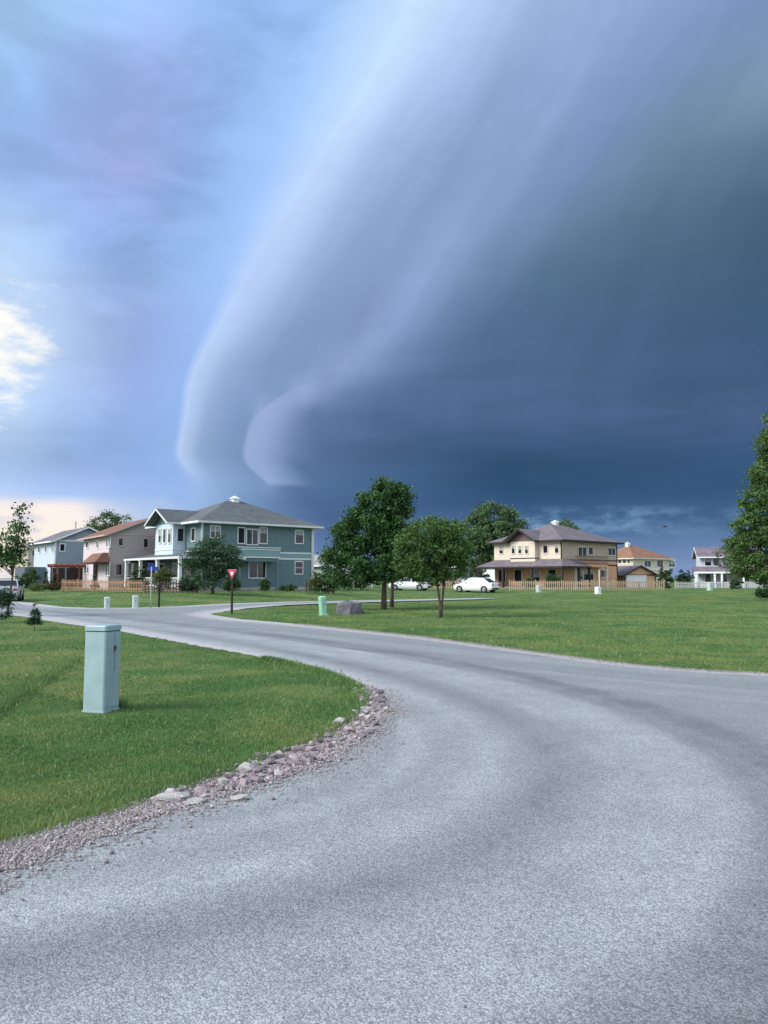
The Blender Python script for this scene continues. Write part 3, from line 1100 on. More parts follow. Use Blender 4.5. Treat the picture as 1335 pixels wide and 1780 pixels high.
# ------------------------------------------------------------------ houses
class House:
    def __init__(s, name, label, O, ang, z0):
        s.root = empty(name, (O[0], O[1], z0), ang)
        tag(s.root, label, 'house')
        s.O = Vector((O[0], O[1], z0))
        s.a = ang

    def local(s, v, is_dir=False):
        p = Vector(v) - (Vector((0, 0, 0)) if is_dir else s.O)
        c, n = math.cos(s.a), math.sin(s.a)
        return Vector((p.x * c + p.y * n, -p.x * n + p.y * c, p.z))

    def hit(s, px, py, axis, val):
        c = s.local((0, 0, EYE))
        d = s.local(ray(px, py), True)
        return c + d * ((val - c[axis]) / d[axis])

    def win(s, face, val, x0, y0, x1, y1, frame=None, name='window', fw=0.09, mull=0, bars=0):
        """window or door from its place on a facade; face F: plane y=val seen from -y, L: plane x=val seen from -x"""
        ax = 1 if face == 'F' else 0
        xm, ym = (x0 + x1) / 2, (y0 + y1) / 2
        a0 = s.hit(x0, ym, ax, val)[1 - ax]
        a1 = s.hit(x1, ym, ax, val)[1 - ax]
        z1 = s.hit(xm, y0, ax, val).z
        z0 = s.hit(xm, y1, ax, val).z
        return s.win_l(face, val, min(a0, a1), max(a0, a1), z0, z1, frame, name, fw, mull, bars)

    def win_l(s, face, val, a0, a1, z0, z1, frame=None, name='window', fw=0.09, mull=0, bars=0):
        frame = frame or WHITE

        def bx(mb, a, b, c, d, o0, o1):
            if face == 'F':
                mb.box(a, b, val - o1, val - o0, c, d)
            else:
                mb.box(val - o1, val - o0, a, b, c, d)
        mb = MB()
        bx(mb, a0 - fw, a0, z0 - fw, z1 + fw, 0.0, .06)
        bx(mb, a1, a1 + fw, z0 - fw, z1 + fw, 0.0, .06)
        bx(mb, a0, a1, z1, z1 + fw * 1.3, 0.0, .058)
        bx(mb, a0 - fw * .3, a1 + fw * .3, z0 - fw * 1.2, z0, 0.0, .085)
        for i in range(mull):
            c = a0 + (a1 - a0) * (i + 1) / (mull + 1)
            bx(mb, c - .035, c + .035, z0, z1, .002, .05)
        for i in range(bars):
            c = z0 + (z1 - z0) * (i + 1) / (bars + 1)
            bx(mb, a0, a1, c - .025, c + .025, .003, .045)
        w = mb.build(name, frame, s.root)
        pb = MB()
        bx(pb, a0 + .002, a1 - .002, z0 + .002, z1 - .002, 0.004, .018)
        pb.build('pane', GLASS, w)
        if name == 'window' and (z1 - z0) > .7 and random.random() < .45:
            cb_ = MB()
            fr_ = random.choice((.35, .5, .62))
            bx(cb_, a0 + .01, a1 - .01, z1 - (z1 - z0) * fr_, z1 - .01, .019, .024)
            cb_.build('blind', BLIND, w)
        return w


def shingle(name, col):
    m = bpy.data.materials.new(name)
    m.use_nodes = True
    tr = m.node_tree
    b = tr.nodes['Principled BSDF']
    b.inputs['Roughness'].default_value = 0.9
    b.inputs['Specular IOR Level'].default_value = 0.2
    tcn = N(tr, 'ShaderNodeTexCoord')
    v = tcn.outputs['Object']
    sp = N(tr, 'ShaderNodeSeparateXYZ')
    tr.links.new(v, sp.inputs[0])
    zrow = M(tr, 'FLOOR', M(tr, 'DIVIDE', sp.outputs[2], 0.07))
    hx = M(tr, 'FLOOR', M(tr, 'DIVIDE', M(tr, 'ADD', M(tr, 'ADD', sp.outputs[0], sp.outputs[1]), M(tr, 'MULTIPLY', zrow, 0.37)), 0.3))
    wn = N(tr, 'ShaderNodeTexWhiteNoise', noise_dimensions='2D')
    cb = N(tr, 'ShaderNodeCombineXYZ')
    tr.links.new(zrow, cb.inputs[0]); tr.links.new(hx, cb.inputs[1])
    tr.links.new(cb.outputs[0], wn.inputs['Vector'])
    f = M(tr, 'MULTIPLY_ADD', wn.outputs['Value'], 0.5, M(tr, 'MULTIPLY', MR(tr, NOISE(tr, v, 0.8, 4), .3, .7), 0.5))
    col_ = MIX(tr, f, tuple(c * .75 for c in col), tuple(c * 1.25 for c in col))
    tr.links.new(col_, b.inputs['Base Color'])
    bp = N(tr, 'ShaderNodeBump')
    bp.inputs['Distance'].default_value = 0.02
    tr.links.new(M(tr, 'FRACT', M(tr, 'DIVIDE', sp.outputs[2], 0.07)), bp.inputs['Height'])
    tr.links.new(bp.outputs[0], b.inputs['Normal'])
    return m


def hip_roof(root, x0, x1, y0, y1, ze, zr, ov, m, fm, name='roof', fth=.17):
    """hip roof over a rectangle, with fascia boards and soffit"""
    X0, X1, Y0, Y1 = x0 - ov, x1 + ov, y0 - ov, y1 + ov
    w, d = X1 - X0, Y1 - Y0
    mb = MB()
    if w >= d:
        a, b = (X0 + d / 2, (Y0 + Y1) / 2, zr), (X1 - d / 2 + .001, (Y0 + Y1) / 2, zr)
        vs = [(X0, Y0, ze), (X1, Y0, ze), (X1, Y1, ze), (X0, Y1, ze), a, b]
        fs = [(0, 1, 5, 4), (1, 2, 5), (2, 3, 4, 5), (3, 0, 4), (0, 3, 2, 1)]
    else:
        a, b = ((X0 + X1) / 2, Y0 + w / 2, zr), ((X0 + X1) / 2, Y1 - w / 2 + .001, zr)
        vs = [(X0, Y0, ze), (X1, Y0, ze), (X1, Y1, ze), (X0, Y1, ze), a, b]
        fs = [(0, 1, 4), (1, 2, 5, 4), (2, 3, 5), (3, 0, 4, 5), (0, 3, 2, 1)]
    mb.add(vs, fs)
    rf = mb.build(name, m, root)
    fb = MB()
    e = .03
    fb.box(X0 - e, X1 + e, Y0 - e, Y0 + .02, ze - fth, ze + .02)
    fb.box(X0 - e, X1 + e, Y1 - .02, Y1 + e, ze - fth, ze + .02)
    fb.box(X0 - e, X0 + .02, Y0 + .021, Y1 - .021, ze - fth, ze + .02)
    fb.box(X1 - .02, X1 + e, Y0 + .021, Y1 - .021, ze - fth, ze + .02)
    fb.box(X0 + .021, X1 - .021, Y0 + .021, Y1 - .021, ze - fth + .02, ze - fth + .05)
    fb.build('fascia', fm, rf)
    return rf


def cupola(rf, x, y, z, m):
    mb = MB()
    mb.box(x - .32, x + .32, y - .32, y + .32, z - .3, z + .28)
    mb.add([(x - .45, y - .45, z + .282), (x + .45, y - .45, z + .282), (x + .45, y + .45, z + .282), (x - .45, y + .45, z + .282), (x, y, z + .62)],
           [(0, 1, 4), (1, 2, 4), (2, 3, 4), (3, 0, 4), (0, 3, 2, 1)])
    return mb.build('roof_vent', m, rf)


def gable_roof(root, x0, x1, ymid, half, ze, zr, th, m, fm, name='roof', axis='x', rake=True):
    """ridge along local x (or y) ; slopes fall to +-half"""
    def P(a, b, z):
        return (a, b, z) if axis == 'x' else (b, a, z)
    mb = MB()
    vs = [P(x0, ymid - half, ze), P(x1, ymid - half, ze), P(x1, ymid, zr), P(x0, ymid, zr), P(x0, ymid + half, ze), P(x1, ymid + half, ze)]
    lo = [(v[0], v[1], v[2] - th) for v in vs]
    fs = [(0, 1, 2, 3), (3, 2, 5, 4)]
    lf = [tuple(i + 6 for i in f[::-1]) for f in fs]
    sides = [(0, 3, 9, 6), (3, 4, 10, 9), (1, 7, 8, 2), (2, 8, 11, 5), (0, 6, 7, 1), (4, 5, 11, 10)]
    mb.add(vs + lo, fs + lf + sides)
    rf = mb.build(name, m, root)
    if rake:
        fb = MB()
        e = .035
        for xa, xb in ((x0 - e, x0 - .002), (x1 + .002, x1 + e)):
            for sg in (-1, 1):
                q = [P(xa, ymid, zr + .02), P(xb, ymid, zr + .02), P(xb, ymid, zr - th - .06), P(xa, ymid, zr - th - .06)]
                w = [P(xa, ymid + sg * half, ze + .02), P(xb, ymid + sg * half, ze + .02), P(xb, ymid + sg * half, ze - th - .06), P(xa, ymid + sg * half, ze - th - .06)]
                fb.add(q + w, [(0, 1, 2, 3), (4, 7, 6, 5), (0, 4, 5, 1), (1, 5, 6, 2), (2, 6, 7, 3), (3, 7, 4, 0)])
        for sg in (-1, 1):
            yy = ymid + sg * half
            b0, b1 = (yy + .002, yy + .1) if sg > 0 else (yy - .1, yy - .002)
            if axis == 'x':
                fb.box(x0 + .001, x1 - .001, b0, b1, ze - th - .02, ze + .015)
            else:
                fb.box(b0, b1, x0 + .001, x1 - .001, ze - th - .02, ze + .015)
        fb.build('fascia', fm, rf)
    return rf


def prairie(name, label, cpx, D, vec, wing, eave_z, apex_z, wing_apex, wallm, bandm, baym, roofm, trim, W, DP, porch, gz, ov=.75, gablem=None):
    """two-storey house: hip roofed block, gabled wing on its left side, wrap-round porch roof"""
    ang = math.atan2(vec[1], vec[0])
    O = ((cpx - 667.5) / FPX * D * 1.0037, D)
    h = House(name, label, O, ang, gz)
    rt = h.root
    ez = eave_z - gz
    s1, w, L = wing
    box('foundation', mat('concrete', (.33, .32, .30), var=.15), rt, .05, W - .05, .05, DP - .05, -.6, .35)
    box('wall', wallm, rt, 0, W, 0, DP, .35, ez - .12)
    box('wing_wall', baym, rt, -w, .001, s1, s1 + L, 3.05, ez - .05)
    rf = hip_roof(rt, 0, W, 0, DP, ez, apex_z - gz, ov, roofm, trim)
    cupola(rf, W / 2, DP / 2, apex_z - gz - .05, WHITE)
    wr = gable_roof(rt, -w - .9, 4.2, s1 + L / 2, L / 2 + .6, ez - .02, wing_apex - gz, .10, roofm, trim, 'wing_roof')
    # gable triangle
    gm = MB()
    ya, yb, ym = s1, s1 + L, s1 + L / 2
    zt = wing_apex - gz - .18
    zb = ez - .05
    gm.add([(-w - .004, ya, zb), (-w - .004, yb, zb), (-w - .004, ym, zt), (-w + .1, ya, zb), (-w + .1, yb, zb), (-w + .1, ym, zt)],
           [(0, 2, 1), (3, 4, 5), (0, 1, 4, 3), (1, 2, 5, 4), (2, 0, 3, 5)])
    gm.build('gable', gablem or wallm, rt)
    # trim bands round the block
    tb = MB()
    for z0, z1, o in ((3.55, 3.70, .04), (2.95, 3.12, .045)):
        tb.box(-o, W + o, -o, -.001, z0, z1)
        tb.box(-o, -.001, .001, DP, z0, z1)
    tb.build('trim_band', trim, rt)
    box('belt_panel', bandm, rt, .002, W + .015, -.02, -.002, 3.122, 3.548)
    for xx in (0, W):
        box('corner_board', trim, rt, xx - .09, xx + .09, -.055, .02, .36, ez - .13)
    # wing sill band
    sb = MB()
    sb.box(-w - .05, -w - .001, s1 - .05, s1 + L + .05, 3.05, 3.2)
    sb.box(-w - .05, -w - .001, s1 - .05, s1 + L + .05, 3.78, 3.9)
    sb.box(-w, -.05, s1 - .05, s1 - .001, 3.05, 3.2)
    sb.box(-w, -.05, s1 - .05, s1 - .001, 3.78, 3.9)
    sb.build('sill_band', trim, rt)
    # porch roof, wrapped round the left and front
    pw, pf, px1, pl, pz0, pz1 = porch
    mb = MB()
    vs = [(-pw, -pf, pz0), (px1, -pf, pz0), (px1, -.05, pz1), (-.05, -.05, pz1), (-.05, pl - 1, pz1), (-pw, pl, pz0),
          (-pw, -pf, pz0 - .12), (px1, -pf, pz0 - .12), (px1, -.05, pz0 - .12), (-.05, -.05, pz0 - .12), (-.05, pl, pz0 - .12), (-pw, pl, pz0 - .12)]
    fs = [(0, 1, 2, 3), (0, 3, 4, 5), (0, 6, 7, 1), (0, 5, 11, 6), (1, 7, 8, 2), (6, 9, 8, 7), (6, 11, 10, 9), (4, 10, 11, 5)]
    mb.add(vs, fs)
    pr = mb.build('porch_roof', roofm, rt)
    fb = MB()
    fb.box(-pw - .04, px1 + .04, -pf - .04, -pf + .0, pz0 - .16, pz0 + .03)
    fb.box(-pw - .04, -pw, -pf + .001, pl + .04, pz0 - .16, pz0 + .03)
    fb.build('fascia', trim, pr)
    box('porch_floor', mat('deck_board', (.20, .17, .14), var=.2), rt, -pw + .2, -.001, -pf + .2, pl - .2, -.35, .3)
    return h, (pw, pf, px1, pl, pz0)


def columns(h, pos, z0, z1, m, r=.13):
    for x, y in pos:
        mb = MB().box(x - r, x + r, y - r, y + r, z0, z1)
        mb.box(x - r - .05, x + r + .05, y - r - .05, y + r + .05, z0 - .001, z0 + .14)
        mb.box(x - r - .05, x + r + .05, y - r - .05, y + r + .05, z1 - .12, z1 + .001)
        mb.build('porch_column', m, h.root)


TEAL = mat('teal_siding', (.115, .185, .192), var=.07, scale=2, lap=.13)
TEALB = mat('teal_band', (.19, .30, .305), var=.06, scale=2)
BAY = mat('pale_blue_siding', (.50, .60, .66), var=.05, scale=2, lap=.13)
GREYROOF = shingle('grey_shingle', (.115, .128, .135))
TRIMW = mat('offwhite_trim', (.60, .62, .60), rough=.6, var=.06, scale=3)

h, p = prairie('teal_house', 'large teal two-storey house with grey hip roof, gabled wing and balcony', 352, 70, (9.4, 7.8),
               (3.5, 1.2, 4.0), 6.82, 9.45, 8.25, TEAL, TEALB, BAY, GREYROOF, TRIMW, 12.2, 10.4, (2.9, 1.6, 3.6, 11.0, 3.02, 3.6), .5)
for b_ in ((414, 918, 424.5, 944), (451.5, 918, 463.5, 944), (513.5, 923, 526.5, 944)):
    h.win('F', 0, *b_, frame=TRIMW)
h.win('F', 0, 429, 921, 447.5, 946, frame=TRIMW, name='balcony_door', mull=1)
h.win('F', 0, 513, 977, 525.5, 997, frame=TRIMW, bars=1)
h.win('F', 0, 433, 977, 461, 1004, frame=TRIMW, mull=1)
h.win('F', 0, 366, 915, 382, 934, frame=TRIMW, mull=1)
h.win('F', 0, 372, 980, 392, 1004, frame=TRIMW, mull=1)
for b_ in ((276.5, 920.5, 280.5, 943), (284.5, 920, 288.8, 943), (293.2, 920, 297.6, 943)):
    h.win('L', -1.2, *b_, frame=TRIMW, fw=.1)
h.win('F', 3.5, 308.5, 919, 318.5, 941, frame=TRIMW, fw=.08)
h.win('L', 0, 333.5, 919, 339.5, 940, frame=TRIMW, fw=.08)
for y_ in (2.2, 5.0, 8.0):
    h.win_l('L', 0, y_, y_ + 1.0, .9, 2.5, frame=TRIMW)
# balcony box on the front
b0 = h.hit(414, 950, 1, -1.3).x
b1 = h.hit(487, 950, 1, -1.3).x
bal = MB()
bal.box(b0, b1, -1.3, -1.2, 3.12, 3.98).box(b0, b0 + .1, -1.199, -.05, 3.12, 3.98).box(b1 - .1, b1, -1.199, -.05, 3.12, 3.98).box(b0 + .1, b1 - .1, -1.199, -.05, 3.12, 3.2)
bo = bal.build('balcony', TEALB, h.root)
rl = MB()
rl.box(b0 - .05, b1 + .05, -1.37, -1.17, 3.982, 4.06).box(b0 - .04, b1 + .04, -1.36, -1.301, 3.04, 3.16).box(b0 - .04, b1 + .04, -1.345, -1.301, 3.78, 3.86)
rl.build('balcony_rail', TRIMW, bo)
box('porch_beam', TEAL, h.root, b0 + .1, b1 - .1, -1.25, -1.05, 2.72, 3.03)
columns(h, [(-2.75, -1.45), (-2.75, 3.3), (-2.75, 7.2), (-2.75, 10.7), (.4, -1.45)], .3, 2.9, TRIMW)
columns(h, [(b0 + .25, -1.15), (b1 - .25, -1.15)], -.3, 2.72, TEAL, r=.1)
rails = MB()
for y0_, y1_ in ((-1.3, 3.15), (3.45, 7.05), (7.35, 10.55)):
    rails.box(-2.78, -2.72, y0_, y1_, 1.15, 1.22)
    rails.box(-2.78, -2.72, y0_, y1_, .42, .48)
    for yy in np.arange(y0_ + .1, y1_, .16):
        rails.box(-2.765, -2.735, yy, yy + .035, .48, 1.15)
rails.build('porch_railing', TRIMW, h.root)
ds = MB()
ds.tube([(12.0, -.12, .3), (12.0, -.12, 6.0)], [.05, .05], 8)
ds.build('downspout', TRIMW, h.root)

# tan house on the right, same family
TAN = mat('tan_siding', (.58, .335, .20), var=.06, scale=2, lap=.13)
CREAM = mat('cream_siding', (.62, .55, .44), var=.05, scale=2, lap=.13)
BRNROOF = shingle('brown_shingle', (.165, .145, .155))
DKTRIM = mat('dark_brown_trim', (.038, .028, .03), rough=.7, var=.1)
CRTRIM = mat('cream_trim', (.62, .58, .48), rough=.7, var=.06)
h, p = prairie('tan_house', 'tan and cream two-storey house with brown hip roof and dark eaves', 974, 93.5, (9.3, 8.5),
               (3.3, .8, 3.8), 6.3, 8.75, 7.85, TAN, TAN, CREAM, BRNROOF, DKTRIM, 12.6, 10.4, (2.7, 2.0, 3.4, 11.4, 2.75, 3.7), .3, gablem=mat('mauve_brown_gable', (.15, .105, .10), var=.08, lap=.13))
box('upper_wall', mat('shaded_cream_siding', (.43, .35, .26), var=.05, scale=2, lap=.13), h.root, 0.0, 12.612, -.012, 10.3, 3.705, 5.87)  # front of the upper storey: its shade is put into a darker cream
box('upper_side_wall', CREAM, h.root, -.014, -.001, -.011, 10.41, 3.705, 5.87)  # sun side of the same storey, left in the lighter cream
for b_ in ((890, 949, 894.8, 962), (901.6, 949, 906.4, 962), (913, 949, 918, 962)):
    h.win('L', -.8, *b_, frame=CRTRIM, fw=.1)
for b_ in ((931, 948.5, 935, 961), (945, 948.5, 952, 961), (965, 948.5, 971, 961)):
    h.win('L', -.012, *b_, frame=CRTRIM, fw=.1)
h.win('F', -.012, 1005, 951.5, 1019, 966, frame=CRTRIM, name='balcony_door', mull=1, fw=.1)
h.win('F', -.012, 1023, 951.5, 1030, 964, frame=CRTRIM)
h.win('F', -.012, 1057, 953, 1069, 965, frame=CRTRIM, mull=1)
h.win('F', 0, 1005, 993, 1012, 1007, frame=CRTRIM)
h.win('F', 0, 1014, 993, 1031, 1008, frame=CRTRIM, mull=1)
h.win('F', 0, 1044, 991, 1056, 1003, frame=CRTRIM, mull=1)
for y_ in (.8, 3.2, 6.0, 8.6):
    h.win_l('L', 0, y_, y_ + 1.1, .9, 2.4, frame=CRTRIM)
h.win('L', -.012, 868.5, 949, 874.5, 962, frame=CRTRIM)
b0 = h.hit(1000, 970, 1, -1.3).x
b1 = h.hit(1057, 970, 1, -1.3).x
bo = box('balcony', TAN, h.root, b0, b1, -1.3, -.03, 2.72, 3.05)
br = MB()
br.box(b0, b1, -1.32, -1.24, 4.0, 4.08)
br.box(b0, b1, -1.3, -1.26, 3.1, 3.16)
for i in range(28):
    xx = b0 + (b1 - b0) * i / 27
    br.box(xx - .04, xx + .04, -1.29, -1.27, 3.05, 4.0)
br.build('balcony_railing', mat('brown_railing', (.16, .105, .075), var=.15), bo)
columns(h, [(-2.5, -1.8), (-2.5, 2.6), (-2.5, 7.0), (-2.5, 11.0), (1.0, -1.8), (3.2, -1.8)], .3, 2.6, DKTRIM, r=.12)
columns(h, [(b0 + .2, -1.15), (b1 - .2, -1.15)], -.2, 2.72, CRTRIM, r=.1)
box('porch_screen', WHITE, h.root, -2.52, -2.48, 8.3, 10.4, .9, 2.55)


def gable_house(name, label, cpx, D, vec, W, DP, ez, rz, gz, wallL, wallF, roofm, trim, ov=.6):
    """gable end is the front facade (plane y=0), eave side the left facade (x=0); ridge along y"""
    ang = math.atan2(vec[1], vec[0])
    h = House(name, label, ((cpx - 667.5) / FPX * D * 1.0037, D), ang, gz)
    rt = h.root
    e, r_ = ez - gz, rz - gz
    slope = (r_ - e) / (W / 2 + ov)
    wz = e + slope * ov - .14
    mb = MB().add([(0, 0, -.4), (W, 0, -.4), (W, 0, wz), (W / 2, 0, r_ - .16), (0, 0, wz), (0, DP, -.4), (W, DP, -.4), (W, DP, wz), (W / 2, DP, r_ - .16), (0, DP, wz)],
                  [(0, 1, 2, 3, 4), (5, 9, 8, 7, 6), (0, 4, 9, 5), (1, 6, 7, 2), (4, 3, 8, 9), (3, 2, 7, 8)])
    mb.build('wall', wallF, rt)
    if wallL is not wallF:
        box('side_wall', wallL, rt, -.02, -.002, -.01, DP, -.4, wz - .12)  # thin sheet that gives the sun side its lighter copy of the wall colour
    gable_roof(rt, -ov * .8, DP + ov * .8, W / 2, W / 2 + ov, e, r_, .12, roofm, trim, 'roof', axis='y')
    for xx in (0, W):
        box('corner_board', trim, rt, xx - .1, xx + .08, -.04, .03, -.3, wz - .1)
    tb = MB().box(0.1, W - .1, -.035, -.001, wz - .1, wz + .08)
    tb.build('trim_band', trim, rt)
    return h


PINK_LIT = mat('pink_siding_lit', (.57, .50, .51), var=.05, scale=2, lap=.13)  # left side: sunlight put into a paler copy of the siding
PINK_SHADE = mat('pink_siding_shaded', (.37, .33, .31), var=.05, scale=2, lap=.13)  # gable front: shade put into a darker copy of the same siding
REDROOF = shingle('red_brown_shingle', (.215, .105, .082))
h = gable_house('pink_house', 'pale pink two-storey house with red-brown gable roof left of the teal house', 193, 77.6, (.83, .56), 8.2, 11.2, 6.0, 7.95, .5, PINK_LIT, PINK_SHADE, REDROOF, mat('tan_trim', (.42, .34, .30), var=.08))
TT = mat('tan_trim', (.42, .34, .30))
for b_ in ((150, 942.5, 154, 952), (168.5, 941, 171.5, 952), (185.5, 936.5, 188, 950), (190, 936.5, 192, 950), (147.5, 981, 150.5, 996), (152, 981, 154.5, 996), (184.5, 979, 187, 1000), (188.8, 979, 191, 1000)):
    h.win('L', -.02, *b_, frame=WHITE, fw=.1)
for b_ in ((206, 936, 213, 948), (250, 937, 256.5, 951), (202, 981, 211, 999), (243, 984, 252, 1000)):
    h.win('F', 0, *b_, frame=TT, fw=.12, mull=0)
h.win('L', -.02, 163, 979, 170, 1006, frame=mat('door_frame_brown', (.3, .14, .1)), name='door')
ya, yb = h.hit(174, 972, 0, -1.0).y, h.hit(151, 972, 0, -1.0).y
cz = h.hit(163, 977, 0, -1.4).z
cn_ = MB().add([(-1.5, ya, cz), (-1.5, yb, cz), (-.03, yb, cz), (-.03, ya, cz), (-.6, ya + .5, cz + .95), (-.6, yb - .5, cz + .95), (-.03, yb - .5, cz + .95), (-.03, ya + .5, cz + .95)],
               [(0, 1, 5, 4), (1, 2, 6, 5), (3, 0, 4, 7), (4, 5, 6, 7), (0, 3, 2, 1)])
co = cn_.build('entrance_canopy', REDROOF, h.root)
MB().box(-1.54, -.03, ya - .04, yb + .04, cz - .15, cz - .001).build('canopy_fascia', DKTRIM, co)
# low porch roof on the gable side
ps = MB().add([(1.5, -2.4, 2.75), (8.0, -2.4, 2.75), (8.0, -.02, 3.3), (1.5, -.02, 3.3), (1.5, -2.4, 2.6), (8.0, -2.4, 2.6), (8.0, -.02, 2.6), (1.5, -.02, 2.6)],
              [(0, 1, 2, 3), (4, 7, 6, 5), (0, 4, 5, 1), (0, 3, 7, 4), (1, 5, 6, 2)])
po = ps.build('porch_roof', shingle('porch_grey_shingle', (.2, .19, .2)), h.root)
columns(h, [(1.7, -2.25), (4.7, -2.25), (7.8, -2.25)], -.2, 2.6, WHITE, r=.1)

BLUE_LIT = mat('blue_siding_lit', (.46, .54, .61), var=.05, scale=2, lap=.13)  # sun side, lightness painted into the siding colour
BLUE_SHADE = mat('blue_siding_shaded', (.27, .32, .37), var=.05, scale=2, lap=.13)  # same blue darkened to paint in the shade on the gable front
VROOF = shingle('slate_shingle', (.15, .145, .165))
h = gable_house('blue_house', 'blue-grey two-storey house with slate gable roof beside the pergola', 99, 91, (.79, .61), 7.2, 9.9, 6.0, 7.85, .5, BLUE_LIT, BLUE_SHADE, VROOF, WHITE)
for b_ in ((67, 950, 70.5, 960), (79, 949, 81.5, 959), (90.5, 948, 92, 959), (93.5, 948, 95, 959)):
    h.win('L', -.02, *b_, frame=WHITE, fw=.1)
for b_ in ((104.5, 946, 112, 957.5), (120, 985, 132, 1004)):
    h.win('F', 0, *b_, frame=WHITE, fw=.1)
box('garage_lean_to', mat('dark_slate_panel', (.10, .12, .15), var=.1), h.root, -2.4, -.03, 4.0, 9.0, -.3, 2.5)
mp_ = MB().tube([(3.6, 5, 7.4), (3.6, 5, 8.3)], [.09, .09], 8)
mp_.build('vent_pipe', STEEL, h.root)

h = gable_house('beige_house', 'beige house with grey roof, farthest left behind the leafy tree', 52, 118, (.79, .61), 8, 10, 6.1, 8.0, .5, mat('beige_siding', (.47, .42, .33), var=.05, lap=.13), mat('beige_siding', (.47, .42, .33)), shingle('warm_grey_shingle', (.16, .15, .145)), CRTRIM)
for b_ in ((41, 958, 48, 966),):
    h.win('L', 0, *b_, frame=CRTRIM, fw=.1)
h.win('F', 0, 56, 957, 61, 966, frame=CRTRIM)

# orange-roofed house behind the garage
h = House('orange_roof_house', 'cream house with orange-brown hip roof behind the small garage', ((1098 - 667.5) / FPX * 138 * 1.0037, 138), math.atan2(.55, .83), .3)
ez = zat(970, 138) - .3
box('wall', CREAM, h.root, 0, 10.5, 0, 9, -.3, ez - .1)
rf = hip_roof(h.root, 0, 10.5, 0, 9, ez, zat(948.5, 144) - .3, .7, shingle('orange_shingle', (.25, .138, .088)), CRTRIM)
cupola(rf, 4.2, 4.5, zat(947.5, 143) - .3, WHITE)
for b_ in ((1120, 975, 1131, 985), (1142, 974, 1152, 985), (1162, 975, 1173, 985)):
    h.win('F', 0, *b_, frame=WHITE, mull=1, fw=.12)
for b_ in ((1075, 973, 1080, 979), (1083, 973, 1088, 979), (1091, 973, 1095, 979)):
    h.win('L', 0, *b_, frame=WHITE, fw=.12)
box('porch_band', WHITE, h.root, .3, 10.2, -.1, -.001, ez - 2.1, ez - 1.85)

# garage
h = gable_house('garage', 'small tan garage with dark gable roof and white door behind the picket fence', 1083, 104, (.97, .22), 4.6, 6.0, zat(1000.5, 104), zat(982.5, 104), .3, TAN, TAN, BRNROOF, DKTRIM, ov=.45)
h.root['category'] = 'garage'
dr = h.win('F', 0, 1090, 1001.5, 1123, 1024, frame=CRTRIM, name='garage_door', fw=.12)
dr.children[0].data.materials[0] = WHITE
pn = MB()
for i in range(4):
    z_ = -.1 + i * .42
h2 = h

# white house at the right edge
h = House('white_house', 'white house with columned porch at the far right behind the trees', ((1243 - 667.5) / FPX * 108 * 1.0037, 108), R(-17), .3)
WS = mat('white_siding', (.52, .55, .58), var=.05, lap=.13)
PRF = shingle('mauve_shingle', (.17, .14, .165))
za = zat(968, 108) - .3
box('wall', WS, h.root, -2.4, 12, 0, 8, -.3, 2.6)
box('upper_wall', WS, h.root, -2.1, 5.2, .6, 7, 2.601, za)
gable_roof(h.root, -2.6, 5.7, 3.8, 4.0, za, za + 1.55, .12, PRF, WHITE, 'roof')
gable_roof(h.root, 5.3, 12.6, 4, 4.6, 2.6, 4.6, .12, PRF, WHITE, 'side_roof')
gb = MB().add([(-2.1, .6, za), (-2.1, 7, za), (-2.1, 3.8, za + 1.3), (-1.9, .6, za), (-1.9, 7, za), (-1.9, 3.8, za + 1.3)], [(0, 2, 1), (3, 4, 5), (0, 1, 4, 3), (1, 2, 5, 4), (2, 0, 3, 5)])
gb.build('gable', WS, h.root)
for a_, b_ in ((-1.5, -.7), (-.4, .4), (2.2, 3.2)):
    h.win_l('F', .6, a_, b_, 3.1, 4.15, frame=WHITE)
for a_, b_ in ((-1.6, -.9), (.4, 1.2), (3.0, 4.0), (6.5, 7.6)):
    h.win_l('F', 0, a_, b_, .7, 2.0, frame=WHITE)
pb = MB().add([(-3.2, -2.4, 2.2), (6.0, -2.4, 2.2), (6.0, .58, 3.0), (-3.2, .58, 3.0), (-3.2, -2.4, 2.05), (6.0, -2.4, 2.05), (6.0, .58, 2.05), (-3.2, .58, 2.05)],
              [(0, 1, 2, 3), (4, 7, 6, 5), (0, 4, 5, 1), (0, 3, 7, 4), (1, 5, 6, 2)])
pr = pb.build('porch_roof', PRF, h.root)
MB().box(-3.25, 6.05, -2.45, -2.401, 2.0, 2.24).build('fascia', WHITE, pr)
columns(h, [(-3.0, -2.25), (-.6, -2.25), (.3, -2.25), (3, -2.25), (5.8, -2.25)], -.2, 2.05, WHITE, r=.12)
wr_ = MB()
wr_.box(-3.0, 5.8, -2.28, -2.22, .75, .82)
for x_ in np.arange(-2.9, 5.8, .22):
    wr_.box(x_, x_ + .05, -2.265, -2.235, .05, .75)
wr_.build('porch_railing', WHITE, h.root)

# grey-roofed house glimpsed right of the teal house, small blue house glimpsed behind the white car
h = gable_house('grey_house', 'grey-roofed house half hidden between the teal house and the big tree', 560, 100, (.85, .5), 7.5, 9, zat(983, 100), zat(961, 103), .4, mat('pale_grey_siding', (.42, .43, .43), lap=.13), mat('pale_grey_siding', (.42, .43, .43)), shingle('light_grey_shingle', (.27, .26, .27)), WHITE)
h.win('F', 0, 585, 992, 595, 1004)
h = gable_house('small_blue_house', 'pale blue house glimpsed between the trees behind the white sedan', 806, 122, (.85, .5), 6.5, 8, zat(985, 122), zat(968, 124), .32, mat('powder_blue_siding', (.40, .46, .55), lap=.13), mat('powder_blue_siding', (.40, .46, .55)), VROOF, WHITE)
h.win('F', 0, 815, 991, 823, 1003)
h.win('L', 0, 801, 990, 804, 1001)

